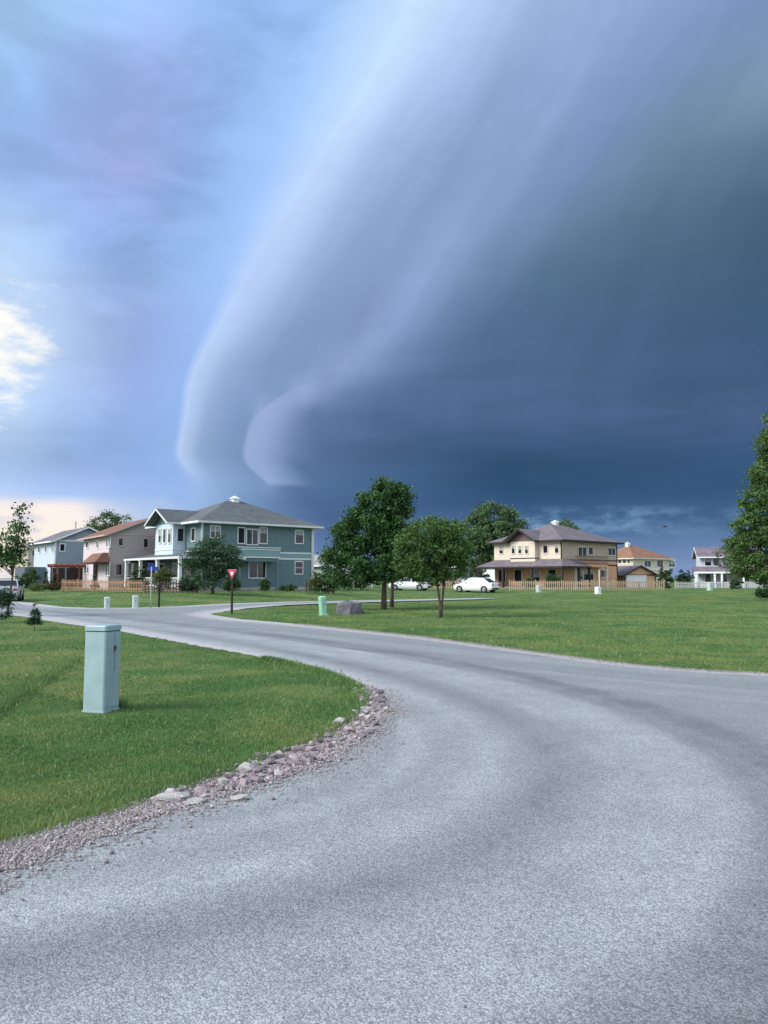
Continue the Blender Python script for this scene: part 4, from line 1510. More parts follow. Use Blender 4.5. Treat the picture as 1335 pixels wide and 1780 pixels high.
# pergola in front of the blue house
pg = empty('pergola', atD(104, 84), math.atan2(.61, .79))
tag(pg, 'red-brown timber pergola in front of the blue-grey house', 'pergola')
RB = mat('red_brown_timber', (.17, .062, .05), var=.25, scale=9)
Lp = 4.6
for x_ in (0, Lp / 2, Lp):
    for y_ in (0, 2.6):
        box('post', RB, pg, x_ - .08, x_ + .08, y_ - .08, y_ + .08, -.3, 2.35)
for y_ in (0, 2.6):
    box('beam', RB, pg, -.4, Lp + .4, y_ - .06, y_ + .06, 2.352, 2.58)
for i in range(10):
    x_ = -.3 + i * (Lp + .6) / 9
    box('rafter', RB, pg, x_ - .04, x_ + .04, -.5, 3.1, 2.582, 2.72)
for y_ in (.3,):
    for i in range(3):
        box('screen_panel', mat('dark_lattice', (.05, .035, .032)), pg, .1 + i * 1.5, 1.45 + i * 1.5, 2.5, 2.53, 0, 2.3)


# ------------------------------------------------------------------ picket fences
def picket_mesh(m, hgt, w=.09):
    mb = MB().prism([(-w / 2, .06), (w / 2, .06), (w / 2, hgt - .07), (0, hgt), (-w / 2, hgt - .07)], -.011, .011)
    me = bpy.data.meshes.new('picket')
    me.from_pydata(mb.v, [], mb.f)
    me.materials.append(m)
    return me


def fence(label, pts_, m, hgt, gap, group='timber picket fences', jitter=.012):
    p0 = pts_[0]
    root = empty('picket_fence', p0)
    tag(root, label, 'fence', group)
    pm = picket_mesh(m, hgt)
    for a, b in zip(pts_[:-1], pts_[1:]):
        L = math.hypot(b.x - a.x, b.y - a.y)
        an = math.atan2(b.y - a.y, b.x - a.x)
        n = int(L / gap)
        for i in range(n + 1):
            f = i * gap / L
            if f > 1: break
            x, y = a.x + (b.x - a.x) * f, a.y + (b.y - a.y) * f
            o = bpy.data.objects.new('picket', pm)
            COL.objects.link(o)
            o.parent = root
            o.location = (x - p0.x, y - p0.y, float(terr(x, y)) - p0.z + random.uniform(-jitter, jitter))
            o.rotation_euler = (0, random.uniform(-.012, .012), an)
        nx_, ny_ = math.sin(an), -math.cos(an)
        for zz in (.28, hgt - .28):
            mb = MB()
            za_, zb_ = float(terr(a.x, a.y)) - p0.z, float(terr(b.x, b.y)) - p0.z
            c = [(-nx_ * .013, -ny_ * .013), (-nx_ * .05, -ny_ * .05)]
            vs_ = []
            for (q_, zq) in ((a, za_), (b, zb_)):
                for cx, cy in c:
                    for dz_ in (0, .08):
                        vs_.append((q_.x - p0.x + cx, q_.y - p0.y + cy, zq + zz + dz_))
            mb.add(vs_, [(0, 2, 3, 1), (4, 5, 7, 6), (0, 1, 5, 4), (2, 6, 7, 3), (1, 3, 7, 5), (0, 4, 6, 2)])
            mb.build('rail', m, root)
        npost = max(2, int(L / 2.4) + 1)
        for i in range(npost):
            f = i / (npost - 1)
            x, y = a.x + (b.x - a.x) * f, a.y + (b.y - a.y) * f
            z = float(terr(x, y))
            cx, cy = -nx_ * .11, -ny_ * .11
            box('post', m, root, x - p0.x + cx - .05, x - p0.x + cx + .05, y - p0.y + cy - .05, y - p0.y + cy + .05, z - p0.z - .3, z - p0.z + hgt + .06)
    return root


CED = mat('cedar_picket', (.31, .195, .12), var=.3, scale=3)
CEDD = mat('shaded_dark_picket', (.13, .085, .07), var=.3, scale=3)  # brown darkened to carry the shade the fence stands in
PINE = mat('pale_pine_picket', (.43, .325, .21), var=.25, scale=3)
fence('sunlit orange-tan picket fence in front of the pink house', [atD(112, 69), atD(252, 59.5)], CED, 1.03, .25)
fence('dark brown picket fence below the street sign in front of the teal porch', [atD(256, 59.3), atD(345, 60.5)], CEDD, 1.0, .23)
fence('short dark picket fence at the right end of the teal house', [atD(534, 66), atD(582, 67)], CEDD, 1.0, .23)
fence('long pale picket fence in front of the tan house and the garage', [atD(884, 83), atD(1020, 82), atD(1152, 83.5)], PINE, 1.1, .21)
fence('pale picket fence glimpsed behind the forked tree, left of the white sedan', [atD(742, 92), atD(800, 91)], PINE, 1.1, .21)
fence('grey picket fence in front of the white house at right', [atD(1170, 98), atD(1335, 97)], mat('grey_picket', (.42, .43, .43), var=.2), .9, .2)


# ------------------------------------------------------------------ trees and shrubs
def leaves(C, n, size, flat=0.35, asp=.62):
    """C (n,3) centres -> rhombic folded leaves"""
    nrm = RNG.normal(0, 1, (n, 3))
    nrm[:, 2] = np.abs(nrm[:, 2]) + flat
    nrm /= np.linalg.norm(nrm, axis=1)[:, None]
    a = RNG.normal(0, 1, (n, 3))
    a -= (a * nrm).sum(1)[:, None] * nrm
    a /= np.linalg.norm(a, axis=1)[:, None] + 1e-9
    b = np.cross(nrm, a)
    L = size * RNG.uniform(.6, 1.25, n)[:, None]
    v = np.zeros((n, 4, 3))
    v[:, 0] = C - a * L * .5
    v[:, 1] = C + b * L * asp * .5 - nrm * L * .08
    v[:, 2] = C + a * L * .5 - nrm * L * .16
    v[:, 3] = C - b * L * asp * .5 - nrm * L * .08
    f = np.array([(0, 1, 2), (0, 2, 3)])
    fs = (f[None] + (np.arange(n) * 4)[:, None, None]).reshape(-1, 3)
    return v.reshape(-1, 3), fs


def tree(name, label, base, lobes, nclump, perclump, leaf, clump_r, lm, trunk_r, fork=.4, group='trees', cat='tree', lean=(0, 0), stems=1, shell=.55, bark=None):
    """lobes: (dx, dy, z, rx, ry, rz) relative to the base; clumps sit mostly in the outer shell"""
    root = empty(name, base)
    tag(root, label, cat, group)
    vol = np.array([l[3] * l[4] * l[5] for l in lobes]) ** .75
    pick = RNG.choice(len(lobes), nclump, p=vol / vol.sum())
    cl = []
    for k in pick:
        l = lobes[k]
        d = RNG.normal(0, 1, 3)
        d /= np.linalg.norm(d)
        r = RNG.uniform(shell, 1.0) ** .7
        cl.append((l[0] + d[0] * l[3] * r, l[1] + d[1] * l[4] * r, max(.25, l[2] + d[2] * l[5] * r)))
    cl = np.array(cl)
    # limbs
    ztop = max(l[2] for l in lobes)
    zf = fork * ztop
    mb = MB()
    for s_ in range(stems):
        sx = 0.0
        top = np.array([lean[0] + (s_ - (stems - 1) / 2) * .28 * ztop, lean[1], ztop])
        npts = 6
        pts_ = []
        for i in range(npts):
            f = i / (npts - 1)
            pts_.append((sx + (top[0] - sx) * max(0.0, (f - .12 * (stems > 1))) ** (1.4 if stems == 1 else 1.0) + math.sin(f * 5 + s_) * .03 * ztop * f * (1 - f), top[1] * f + math.cos(f * 4 + s_) * .02 * ztop * f * (1 - f), -.15 + (top[2] + .15) * f))
        mb.tube(pts_, [trunk_r * (1.25 if i == 0 else 1 - .78 * i / (npts - 1)) for i in range(npts)], 8)
        sel = RNG.choice(len(cl), min(len(cl), 26), replace=False)
        for j in sel:
            c = cl[j]
            zz = min(zf + RNG.uniform(0, .5) * (c[2] - zf), c[2] * .9) if c[2] > zf else zf * RNG.uniform(.8, 1)
            f = max(0, min(1, (zz + .15) / (ztop + .15)))
            s0 = np.array([sx + (top[0] - sx) * max(0.0, (f - .12 * (stems > 1))) ** (1.4 if stems == 1 else 1.0), top[1] * f, zz])
            midp = (s0 + c) / 2 + np.array([0, 0, .12 * np.linalg.norm(c - s0)])
            rr = trunk_r * (.42 - .22 * f)
            mb.tube([s0, midp, c], [rr, rr * .6, rr * .15], 5, caps=False)
    mb.build('trunk', bark or BARK, root, smooth=True)
    n = nclump * perclump
    cr = clump_r * RNG.uniform(.6, 1.3, nclump)
    off = RNG.normal(0, .5, (nclump, perclump, 3)) * cr[:, None, None]
    off[..., 2] *= .7
    C = (cl[:, None, :] + off).reshape(-1, 3)
    C = C[C[:, 2] > .1]
    v, f = leaves(C, len(C), leaf)
    raw_mesh('crown', v, f, lm, root)
    return root


LD = leaf_mat('maple_leaves_dark', (.016, .058, .022), (.088, .18, .054), .2)
LM = leaf_mat('leaves_mid', (.036, .096, .030), (.14, .225, .068), .25)
LF = leaf_mat('leaves_far', (.055, .115, .055), (.125, .195, .08), .2)
LB = leaf_mat('bush_leaves', (.020, .055, .020), (.07, .125, .035), .2)
LC = leaf_mat('cedar_leaves', (.015, .045, .024), (.045, .092, .046), .1)
LR = leaf_mat('linden_leaves', (.05, .115, .038), (.15, .235, .075), .3)
LCR = leaf_mat('crabapple_leaves', (.02, .058, .03), (.07, .13, .062), .2)
LY = leaf_mat('yellow_green_leaves', (.06, .10, .03), (.14, .17, .05), .25)
LBR = leaf_mat('brownish_leaves', (.05, .035, .02), (.11, .075, .035), .25)

G1 = 'trees on the lawn'
b = gnd(667, 1060)
tree('maple_tree', 'tall dark green tree in the middle of the lawn, nearest the boulder', b,
     [(.1, 0, 6.35, .75, .8, .6), (.95, .1, 6.1, .5, .7, .6), (-.5, 0, 5.6, .95, 1.0, .65), (.75, .1, 5.2, .75, .9, .75), (-1.6, 0, 4.9, .6, .8, .5), (-.3, .1, 4.5, 1.35, 1.4, .7), (-2.2, 0, 4.1, .45, .6, .45), (-1.6, .1, 3.5, 1.1, 1.2, .6), (.5, .2, 3.7, 1.2, 1.3, .8), (-2.5, .1, 2.8, .75, .9, .5), (-.8, 0, 2.6, 1.6, 1.5, .65), (-2.7, .1, 1.9, .6, .7, .42), (-1.6, .2, 1.55, 1.0, 1.0, .4), (-.2, 0, 1.8, 1.2, 1.2, .4), (.7, .1, 2.4, 1.1, 1.2, .6)],
     600, 70, .165, .34, LD, .14, fork=.3, group=G1)
b2 = gnd(681, 1056)
tree('maple_tree', 'slimmer tree just right behind the tall dark tree, its trunk beside that trunk', b2,
     [(.3, 0, 3.6, 1.2, 1.2, 1.0), (.5, 0, 2.6, 1.3, 1.3, .7), (-.1, .3, 4.6, .9, 1.0, .9), (.9, 0, 2.0, 1.0, 1.0, .5)], 190, 66, .17, .42, LD, .11, fork=.35, group=G1)
b3 = gnd(766, 1074)
tree('ash_tree', 'broad lighter green tree with forked trunk, right of the tall dark tree', b3,
     [(-.45, 0, 3.55, 1.0, 1.0, .65), (.35, 0, 3.5, .85, .95, .6), (-1.1, 0, 2.95, .85, .95, .6), (.75, 0, 2.85, .6, .8, .6), (-.2, .1, 2.8, 1.2, 1.1, .6), (-.85, 0, 2.2, .8, .8, .5), (.45, .1, 2.1, .7, .7, .5), (-1.35, .1, 2.3, .55, .6, .45), (-.3, .2, 1.75, .7, .7, .3)],
     430, 74, .11, .27, LM, .06, fork=.36, group=G1, stems=2)
bt = atD(857, 116)
tree('cottonwood_tree', 'big rounded tree behind the tan house, left of its gable', bt,
     [(.2, 0, 10.2, 3.2, 3, 2.6), (-2.4, 0, 8.6, 2.6, 2.6, 2.4), (2.6, 0, 8.9, 2.2, 2.6, 2.3), (0, -.5, 7.2, 4.3, 3.6, 2.6), (-2.8, 0, 4.6, 2.6, 3, 2.4), (1.8, 0, 4.6, 3, 3, 2.4)], 420, 70, .36, .9, LF, .3, fork=.3, group='trees beyond the houses')
bt = atD(1347, 56)
tree('linden_tree', 'tall leafy tree cut off by the right edge of the view', bt,
     [(.3, 0, 13.0, .6, .8, 1.0), (-.2, 0, 11.6, .9, 1.0, .9), (.2, 0, 10.2, 1.1, 1.3, .9), (-.9, 0, 9.3, .8, 1.0, .7), (.2, 0, 8.3, 1.6, 1.6, 1.0), (-1.5, 0, 7.4, .9, 1.1, .7), (-.2, 0, 6.5, 1.9, 1.8, 1.0), (-2.1, 0, 5.5, .9, 1.1, .6), (-.6, 0, 4.8, 2.0, 2.0, .9), (-2.7, 0, 4.0, .8, 1.0, .55), (-1.6, 0, 3.1, 1.6, 1.6, .7), (-2.9, 0, 2.5, .6, .9, .5), (-.6, -.3, 1.9, 1.9, 1.8, .6)], 560, 60, .21, .42, LR, .25, fork=.2, group=G1)
bt = atD(1266, 93)
tree('young_birch_tree', 'small thin-leaved tree in front of the white house', bt,
     [(0, 0, 5.4, 1.0, 1, .8), (-.6, 0, 4.2, 1.1, 1, .7), (.9, 0, 4.4, 1.1, 1, .8), (.2, 0, 3.1, 1.6, 1.3, .7), (.9, 0, 2.0, 1.3, 1.2, .6)], 70, 42, .22, .5, leaf_mat('birch_leaves', (.06, .10, .055), (.15, .19, .11), .3), .08, group=G1)
bt = atD(372, 56.5)
tree('crabapple_tree', 'low wide dark tree in front of the teal house, behind the yield sign', bt,
     [(.1, 0, 3.9, .8, .9, .55), (-.2, 0, 3.3, 1.3, 1.2, .6), (.9, 0, 3.0, 1.1, 1.1, .55), (-1.1, 0, 2.7, 1.0, 1.1, .55), (0, 0, 2.4, 1.7, 1.5, .6), (1.5, 0, 2.2, .7, .8, .4), (-1.9, 0, 2.3, .6, .8, .35), (-.4, 0, 1.6, 1.5, 1.3, .55), (.7, 0, 1.4, 1.1, 1.1, .5), (-.3, 0, .9, 1.1, 1.0, .4)],
     250, 50, .15, .36, LCR, .12, fork=.25, group=G1)
bt = gnd(12, 1072)
tree('young_maple_tree', 'thin young tree at the left edge, above the silver car', bt,
     [(.55, 0, 4.35, .28, .3, .5), (.35, 0, 3.5, .45, .5, .5), (-.3, 0, 3.0, .75, .7, .5), (-.6, 0, 2.6, 1.0, .9, .45), (.2, 0, 2.6, .55, .6, .4)], 90, 34, .15, .30, LD, .06, group=G1, lean=(.5, 0))
bt = gnd(-4, 1083)
tree('dark_shrub', 'dark shrub at the left edge of the near lawn', bt, [(0, 0, .55, .5, .5, .5), (.15, 0, .95, .35, .4, .35)], 60, 40, .085, .2, LC, .02, cat='shrub', group='shrubs on the near lawn')
bt = gnd(60, 1096)
tree('spruce_seedling', 'small dark conifer seedling on the near lawn left of the utility box', bt, [(0, 0, .22, .22, .2, .2), (0, 0, .48, .14, .14, .2), (0.01, 0, .72, .06, .06, .16)], 60, 32, .06, .085, LC, .015, cat='shrub', group='shrubs on the near lawn')
bt = atD(196, 116)
tree('dark_tree', 'dark tree showing above the red-brown roof of the pink house', bt, [(-.8, 0, 9.5, 2.2, 2, 1.7), (1.6, 0, 10.1, 1.1, 1.2, 1.2), (-2.2, 0, 8.3, 1.5, 2, 1.4), (.5, 0, 7.5, 2.8, 2.5, 2)], 130, 46, .30, .7, LF, .25, group='trees beyond the houses')
bt = atD(983, 150)
tree('distant_tree', 'tree top peeping over the ridge of the tan house', bt, [(0, 0, 11.3, 1.6, 1.5, 1.4), (1.2, 0, 10.3, 1.8, 1.5, 1.2)], 50, 40, .4, .8, LF, .25, group='trees beyond the houses')


def bush(label, px, D, w, hgt, lm=LB, n=60, leaf=.14, name='bush'):
    k = max(.3, w / 2)
    r_ = tree(name, label, atD(px, D), [(0, 0, hgt * .55, k, k * .8, hgt * .45), (-.3 * k, 0, hgt * .4, k * .7, k * .6, hgt * .35), (.35 * k, 0, hgt * .42, k * .6, k * .6, hgt * .35)], n, 40, leaf, .22, lm, .03, cat='bush', group='bushes by the houses', shell=.3)
    return r_


def cone_bush(label, px, D, w, hgt, lm=LC, n=70):
    lob = [(0, 0, hgt * (.12 + .8 * i / 5), w / 2 * (1 - i / 5.6), w / 2 * (1 - i / 5.6), hgt * .12) for i in range(6)]
    return tree('arborvitae', label, atD(px, D), lob, n, 40, .11, .15, lm, .04, cat='bush', group='bushes by the houses', shell=.3)


cone_bush('narrow dark arborvitae left of the pergola, the shorter of the two', 84, 83, .75, 2.1)
cone_bush('narrow dark arborvitae touching the left side of the pergola', 99, 82, .8, 2.3)
cone_bush('pointed dark bush at the entrance of the pink house', 169, 74, 1.0, 1.6)
bush('green bush in front of the beige house behind the silver car', 40, 70, 2.4, 1.5)
bush('leafy green bush right of the silver car', 58, 72, 1.6, 2.2, n=70)
bush('low yellow-brown bush between silver car and picket fence', 73, 66, 1.7, .7, LY, n=45)
bush('rusty brown low bush at the left end of the picket fence', 97, 67, 1.5, .95, LBR, n=45)
bush('yellow-green shrub in front of the teal porch by the street sign', 285, 61.5, 1.7, 2.3, LY, n=80)
bush('dark shrub behind the left porch column of the teal house', 243, 62.5, 1.5, 2.2, LC, n=70)
bush('dark shrub below the low wide tree', 330, 60.5, 2.0, 1.3, LC, n=70)
bush('shrub under the right part of the low wide tree', 405, 61, 1.6, 1.5, LB, n=60)
bush('small shrub beside the porch of the teal house', 462, 66.5, .8, 1.1, LB, n=40)
bush('low shrub under the right window of the teal house', 500, 68.5, 1.8, .6, LB, n=45)
bush('pale green bush at the right corner of the teal house', 548, 66, 1.2, 2.0, LY, n=55)
bush('green bush between the teal house and the big tree', 572, 66, 2.0, 2.0, LB, n=70)
bush('bright green bush in front of the tan house porch', 960, 85.5, 2.4, 2.1, LB, n=90)
bush('small dark green bush left of the bright bush at the tan house', 917, 85.5, 1.6, 1.5, LB, n=60)
bush('green shrub at the right corner of the garage', 1152, 92, 2.0, 2.9, LB, n=90, leaf=.18)
bush('dark green bush between the garage and the white house', 1186, 100, 2.4, 2.6, LC, n=90, leaf=.18)
bush('bush at the right edge below the tall leafy tree', 1326, 60, 1.6, 1.1, LB, n=60)
bush('shrub between the two house columns at the far right', 1275, 88, 1.8, 1.5, LB, n=50)
bush('dark hedge piece behind the white cars', 770, 96, 4.2, 1.8, LC, n=110, leaf=.18)
bush('dark shrub left of the tan house porch', 838, 93, 1.7, 2.5, LC, n=80, leaf=.16)


# ------------------------------------------------------------------ utility boxes and posts
PED = mat('grey_green_enamel', (.275, .385, .395), rough=.45, var=.09, scale=3.5, bump=.0008, bscale=90, spec=.4)
PEDD = mat('dark_seam_gasket', (.07, .09, .09), rough=.7, var=.1)  # dark colour of gaskets, seams, hasps and latches
g_ = gnd(184, 1241)
u = empty('utility_box', (g_.x - .035, g_.y + .02, 0), R(-17))
tag(u, 'tall pale grey-green utility pedestal standing on the near lawn', 'utility box')
S = .315
HB = 1.07
# local: corner nearest the camera at the origin, left face along -x, right face along +y
bd = MB()
rr = .022
prof = []


def rrect(x0, x1, y0, y1, r, n=4):
    out = []
    for cx, cy, a0 in ((x1 - r, y0 + r, -90), (x1 - r, y1 - r, 0), (x0 + r, y1 - r, 90), (x0 + r, y0 + r, 180)):
        for i in range(n + 1):
            a = R(a0 + 90 * i / n)
            out.append((cx + math.cos(a) * r, cy + math.sin(a) * r))
    return out


def stack(name, m, parent, levels, smooth=True):
    """levels: (z, x0,x1,y0,y1,r)"""
    mb = MB()
    o = 0
    rings = [[(x, y, z) for x, y in rrect(x0, x1, y0, y1, r)] for z, x0, x1, y0, y1, r in levels]
    n = len(rings[0])
    for rg in rings:
        mb.v += rg
    for i in range(len(rings) - 1):
        for k in range(n):
            k2 = (k + 1) % n
            mb.f.append((i * n + k, i * n + k2, (i + 1) * n + k2, (i + 1) * n + k))
    mb.f.append(tuple(range(n))[::-1])
    mb.f.append(tuple((len(rings) - 1) * n + k for k in range(n)))
    ob = mb.build(name, m, parent)
    return ob


stack('body', PED, u, [(-.12, -S, 0, 0, S, .03), (HB - .085, -S, 0, 0, S, .03)])
stack('lid_gasket', PEDD, u, [(HB - .084, -S + .008, -.008, .008, S - .008, .026), (HB - .072, -S + .008, -.008, .008, S - .008, .026)])
stack('lid', PED, u, [(HB - .071, -S - .007, .007, -.007, S + .007, .034), (HB - .022, -S - .007, .007, -.007, S + .007, .034), (HB - .006, -S + .004, -.004, .004, S - .004, .03), (HB, -S + .05, -.05, .05, S - .05, .02)])
# right face (x = 0): door panel with seam, hasp and lock
box('door', PED, u, .0015, .009, .035, S - .03, .06, HB - .10, bevel=.003)
box('seam', PEDD, u, .0095, .0105, S * .52, S * .52 + .007, .50, HB - .10)
hp = box('hasp', PEDD, u, .0106, .026, S * .52 - .018, S * .52 + .026, HB - .32, HB - .26, bevel=.004)
MB().tube([(.018, S * .52 + .004, HB - .335), (.03, S * .52 + .004, HB - .335)], [.012, .012], 10).build('lock', STEEL, hp)
for zz in (.16, HB - .17):
    box('bolt', STEEL, u, .0095, .014, .05, .068, zz, zz + .018)
box('base_skirt', PED, u, -S - .004, .004, -.004, S + .004, -.1, .02, bevel=.003)

# small pedestals
PG = mat('light_green_enamel', (.27, .50, .36), rough=.45, var=.06, spec=.4)
PWH = mat('pale_pedestal_plastic', (.42, .49, .46), rough=.5, var=.08)


def pedestal(label, base, w, hgt, m, tilt=0.0, cap=None, rz=.4):
    r_ = empty('utility_pedestal', base, rz)
    r_.rotation_euler = (0, tilt, rz)
    tag(r_, label, 'utility box', 'small utility pedestals')
    a = w / 2
    stack('body', m, r_, [(-.15, -a, a, -a, a, a * .55), (hgt * .82, -a, a, -a, a, a * .55)])
    stack('cap', cap or m, r_, [(hgt * .80, -a - .012, a + .012, -a - .012, a + .012, a * .6), (hgt * .95, -a - .012, a + .012, -a - .012, a + .012, a * .6), (hgt, -a * .7, a * .7, -a * .7, a * .7, a * .5)])
    box('base_collar', m, r_, -a - .02, a + .02, -a - .02, a + .02, -.1, .05, bevel=.01)
    box('latch', PEDD, r_, -.02, .02, -a - .012, -a - .001, hgt * .55, hgt * .63)
    return r_


pedestal('bright green utility pedestal leaning slightly beside the boulder', gnd(562, 1070), .31, .86, PG, tilt=-.07)
pedestal('small whitish pedestal on the verge, left of the two before the tan picket fence', gnd(186.5, 1046), .30, .66, PWH)
pedestal('small whitish pedestal on the verge left of the street sign pole', gnd(235.5, 1047), .32, .72, PWH)
pedestal('small pale green pedestal in front of the long picket fence, left of its middle', atD(934, 78), .45, .72, PWH)
pedestal('small white pedestal with a thin pole in front of the long picket fence', atD(1036, 74), .5, .68, WHITE)
pedestal('small pale pedestal in front of the white house', atD(1229, 84), .5, .9, PWH)

mp_ = empty('marker_pole', atD(1039, 74.3))
tag(mp_, 'thin pale marker pole rising behind the small white pedestal', 'pole')
MB().tube([(0, 0, -.2), (0, 0, zat(991, 74.3) - mp_.location.z)], [.045, .04], 8).build('shaft', mat('pale_pole_paint', (.55, .60, .55)), mp_, smooth=True)
MB().tube([(0, 0, zat(991, 74.3) - mp_.location.z - .02), (0, 0, zat(991, 74.3) - mp_.location.z + .06)], [.055, .03], 8).build('cap', STEEL, mp_)

# yield sign
g_ = gnd(402, 1067)
ys_ = empty('yield_sign', g_, R(-10))
tag(ys_, 'red and white triangular yield sign on a dark wooden post at the junction', 'road sign')
k = FPX / g_.y
Ht = 76 / k
wS = 16.5 / k
POST = mat('dark_wood_post', (.022, .026, .02), var=.3, scale=8)
box('post', POST, ys_, -.045, .045, .012, .10, -.3, Ht - .30, bevel=.008)
REDP = mat('sign_red', (.50, .012, .035), rough=.4, var=.03)


def tri(w, h_, r, zt):
    return [(-w / 2 + r, zt), (-w / 2 + r * .15, zt - r * .8), (-r * .45, zt - h_ + r * .4), (0, zt - h_), (r * .45, zt - h_ + r * .4), (w / 2 - r * .15, zt - r * .8), (w / 2 - r, zt)]


hS = wS * .95
MB().prism(tri(wS, hS, .03, Ht), -.004, .008).build('sign_edge', WHITE, ys_)
MB().prism(tri(wS * .955, hS * .955, .028, Ht - .012), -.008, -.0045).build('sign_plate', REDP, ys_)
MB().prism(tri(wS * .50, hS * .50, .018, Ht - .085), -.012, -.0085).build('sign_centre', WHITE, ys_)
cu = bpy.data.curves.new('lettering', 'FONT')
cu.body = 'YIELD'
cu.size = .075
cu.align_x = 'CENTER'
cu.extrude = .001
tx = bpy.data.objects.new('lettering', cu)
COL.objects.link(tx)
dg = bpy.context.evaluated_depsgraph_get()
tme = bpy.data.meshes.new_from_object(tx.evaluated_get(dg))
bpy.data.objects.remove(tx)
tob = bpy.data.objects.new('lettering', tme)
tme.materials.clear()
tme.materials.append(REDP)
COL.objects.link(tob)
tob.parent = ys_
tob.location = (0, -.0135, Ht - .150)
tob.rotation_euler = (R(90), 0, 0)
for zz in (Ht - .07, Ht - .29):
    MB().tube([(0, -.016, zz), (0, .0, zz)], [.009, .009], 8).build('bolt', STEEL, ys_)

# street name sign
g_ = gnd(262, 1047)
ss = empty('street_sign', g_)
tag(ss, 'grey pole with blue street name plates near the dark fence', 'street sign')
Ht = zat(980, g_.y) - g_.z
MB().tube([(0, 0, -.2), (0, 0, Ht - .1)], [.032, .032], 8).build('pole', mat('weathered_steel', (.36, .39, .36), rough=.6, var=.15), ss, smooth=True)
BLU = mat('sign_blue', (.03, .07, .30), rough=.4, var=.04)
box('name_plate', BLU, ss, -.2, .38, -.012, .012, Ht - .36, Ht - .16)
o_ = box('name_plate', BLU, ss, -.30, .30, -.012, .012, Ht - .15, Ht + .05)
o_.rotation_euler = (0, 0, R(75))
o_.location = (0, 0, 0)
box('bracket', STEEL, ss, -.04, .04, -.03, .03, Ht - .158, Ht - .152)

# mailbox on a dark post
g_ = gnd(276.5, 1041)
mbx = empty('mailbox', g_, .5)
tag(mbx, 'small dark box on a dark wooden post right of the street sign', 'mailbox')
hh = zat(1012, g_.y) - g_.z
box('post', POST, mbx, -.05, .05, -.05, .05, -.2, hh - .3)
pr_ = [(-.13, 0), (.13, 0), (.13, .16), (.09, .24), (0, .27), (-.09, .24), (-.13, .16)]
MB().prism([(x, z + hh - .298) for x, z in pr_], -.28, .22).build('box', mat('dark_box_paint', (.03, .028, .025), rough=.6), mbx)
box('flag', REDP, mbx, .135, .145, -.1, -.06, hh - .2, hh - .02)

# boulder
g_ = gnd(608, 1068)
bl = bpy.data.objects.new('boulder', None)
bm = bmesh.new()
bmesh.ops.create_icosphere(bm, subdivisions=4, radius=1)
rg = random.Random(5)
planes = [(Vector((rg.gauss(0, 1), rg.gauss(0, 1), rg.gauss(0, .6))).normalized(), rg.uniform(.62, .85)) for _ in range(16)]
planes += [(Vector((.05, -.1, 1)).normalized(), .62), (Vector((-.55, -.83, .1)).normalized(), .70), (Vector((.62, -.75, .15)).normalized(), .66)]
for v in bm.verts:
    for n_, d_ in planes:
        e_ = v.co.dot(n_) - d_
        if e_ > 0:
            v.co -= n_ * e_ * .94
    v.co *= 1 + .16 * mnoise.noise(v.co * 1.7 + Vector((3, 1, 5))) + .07 * mnoise.noise(v.co * 5.0)
    v.co = Vector((v.co.x * .82, v.co.y * .6, v.co.z * .66))
me = bpy.data.meshes.new('boulder')
bm.to_mesh(me); bm.free()
me.materials.append(rock_mat('grey_boulder', [(.125, .12, .14), (.15, .145, .16)]))
bl = bpy.data.objects.new('boulder', me)
COL.objects.link(bl)
bl.location = (g_.x, g_.y + .3, .14)
tag(bl, 'large grey boulder on the lawn beside the green pedestal', 'boulder')


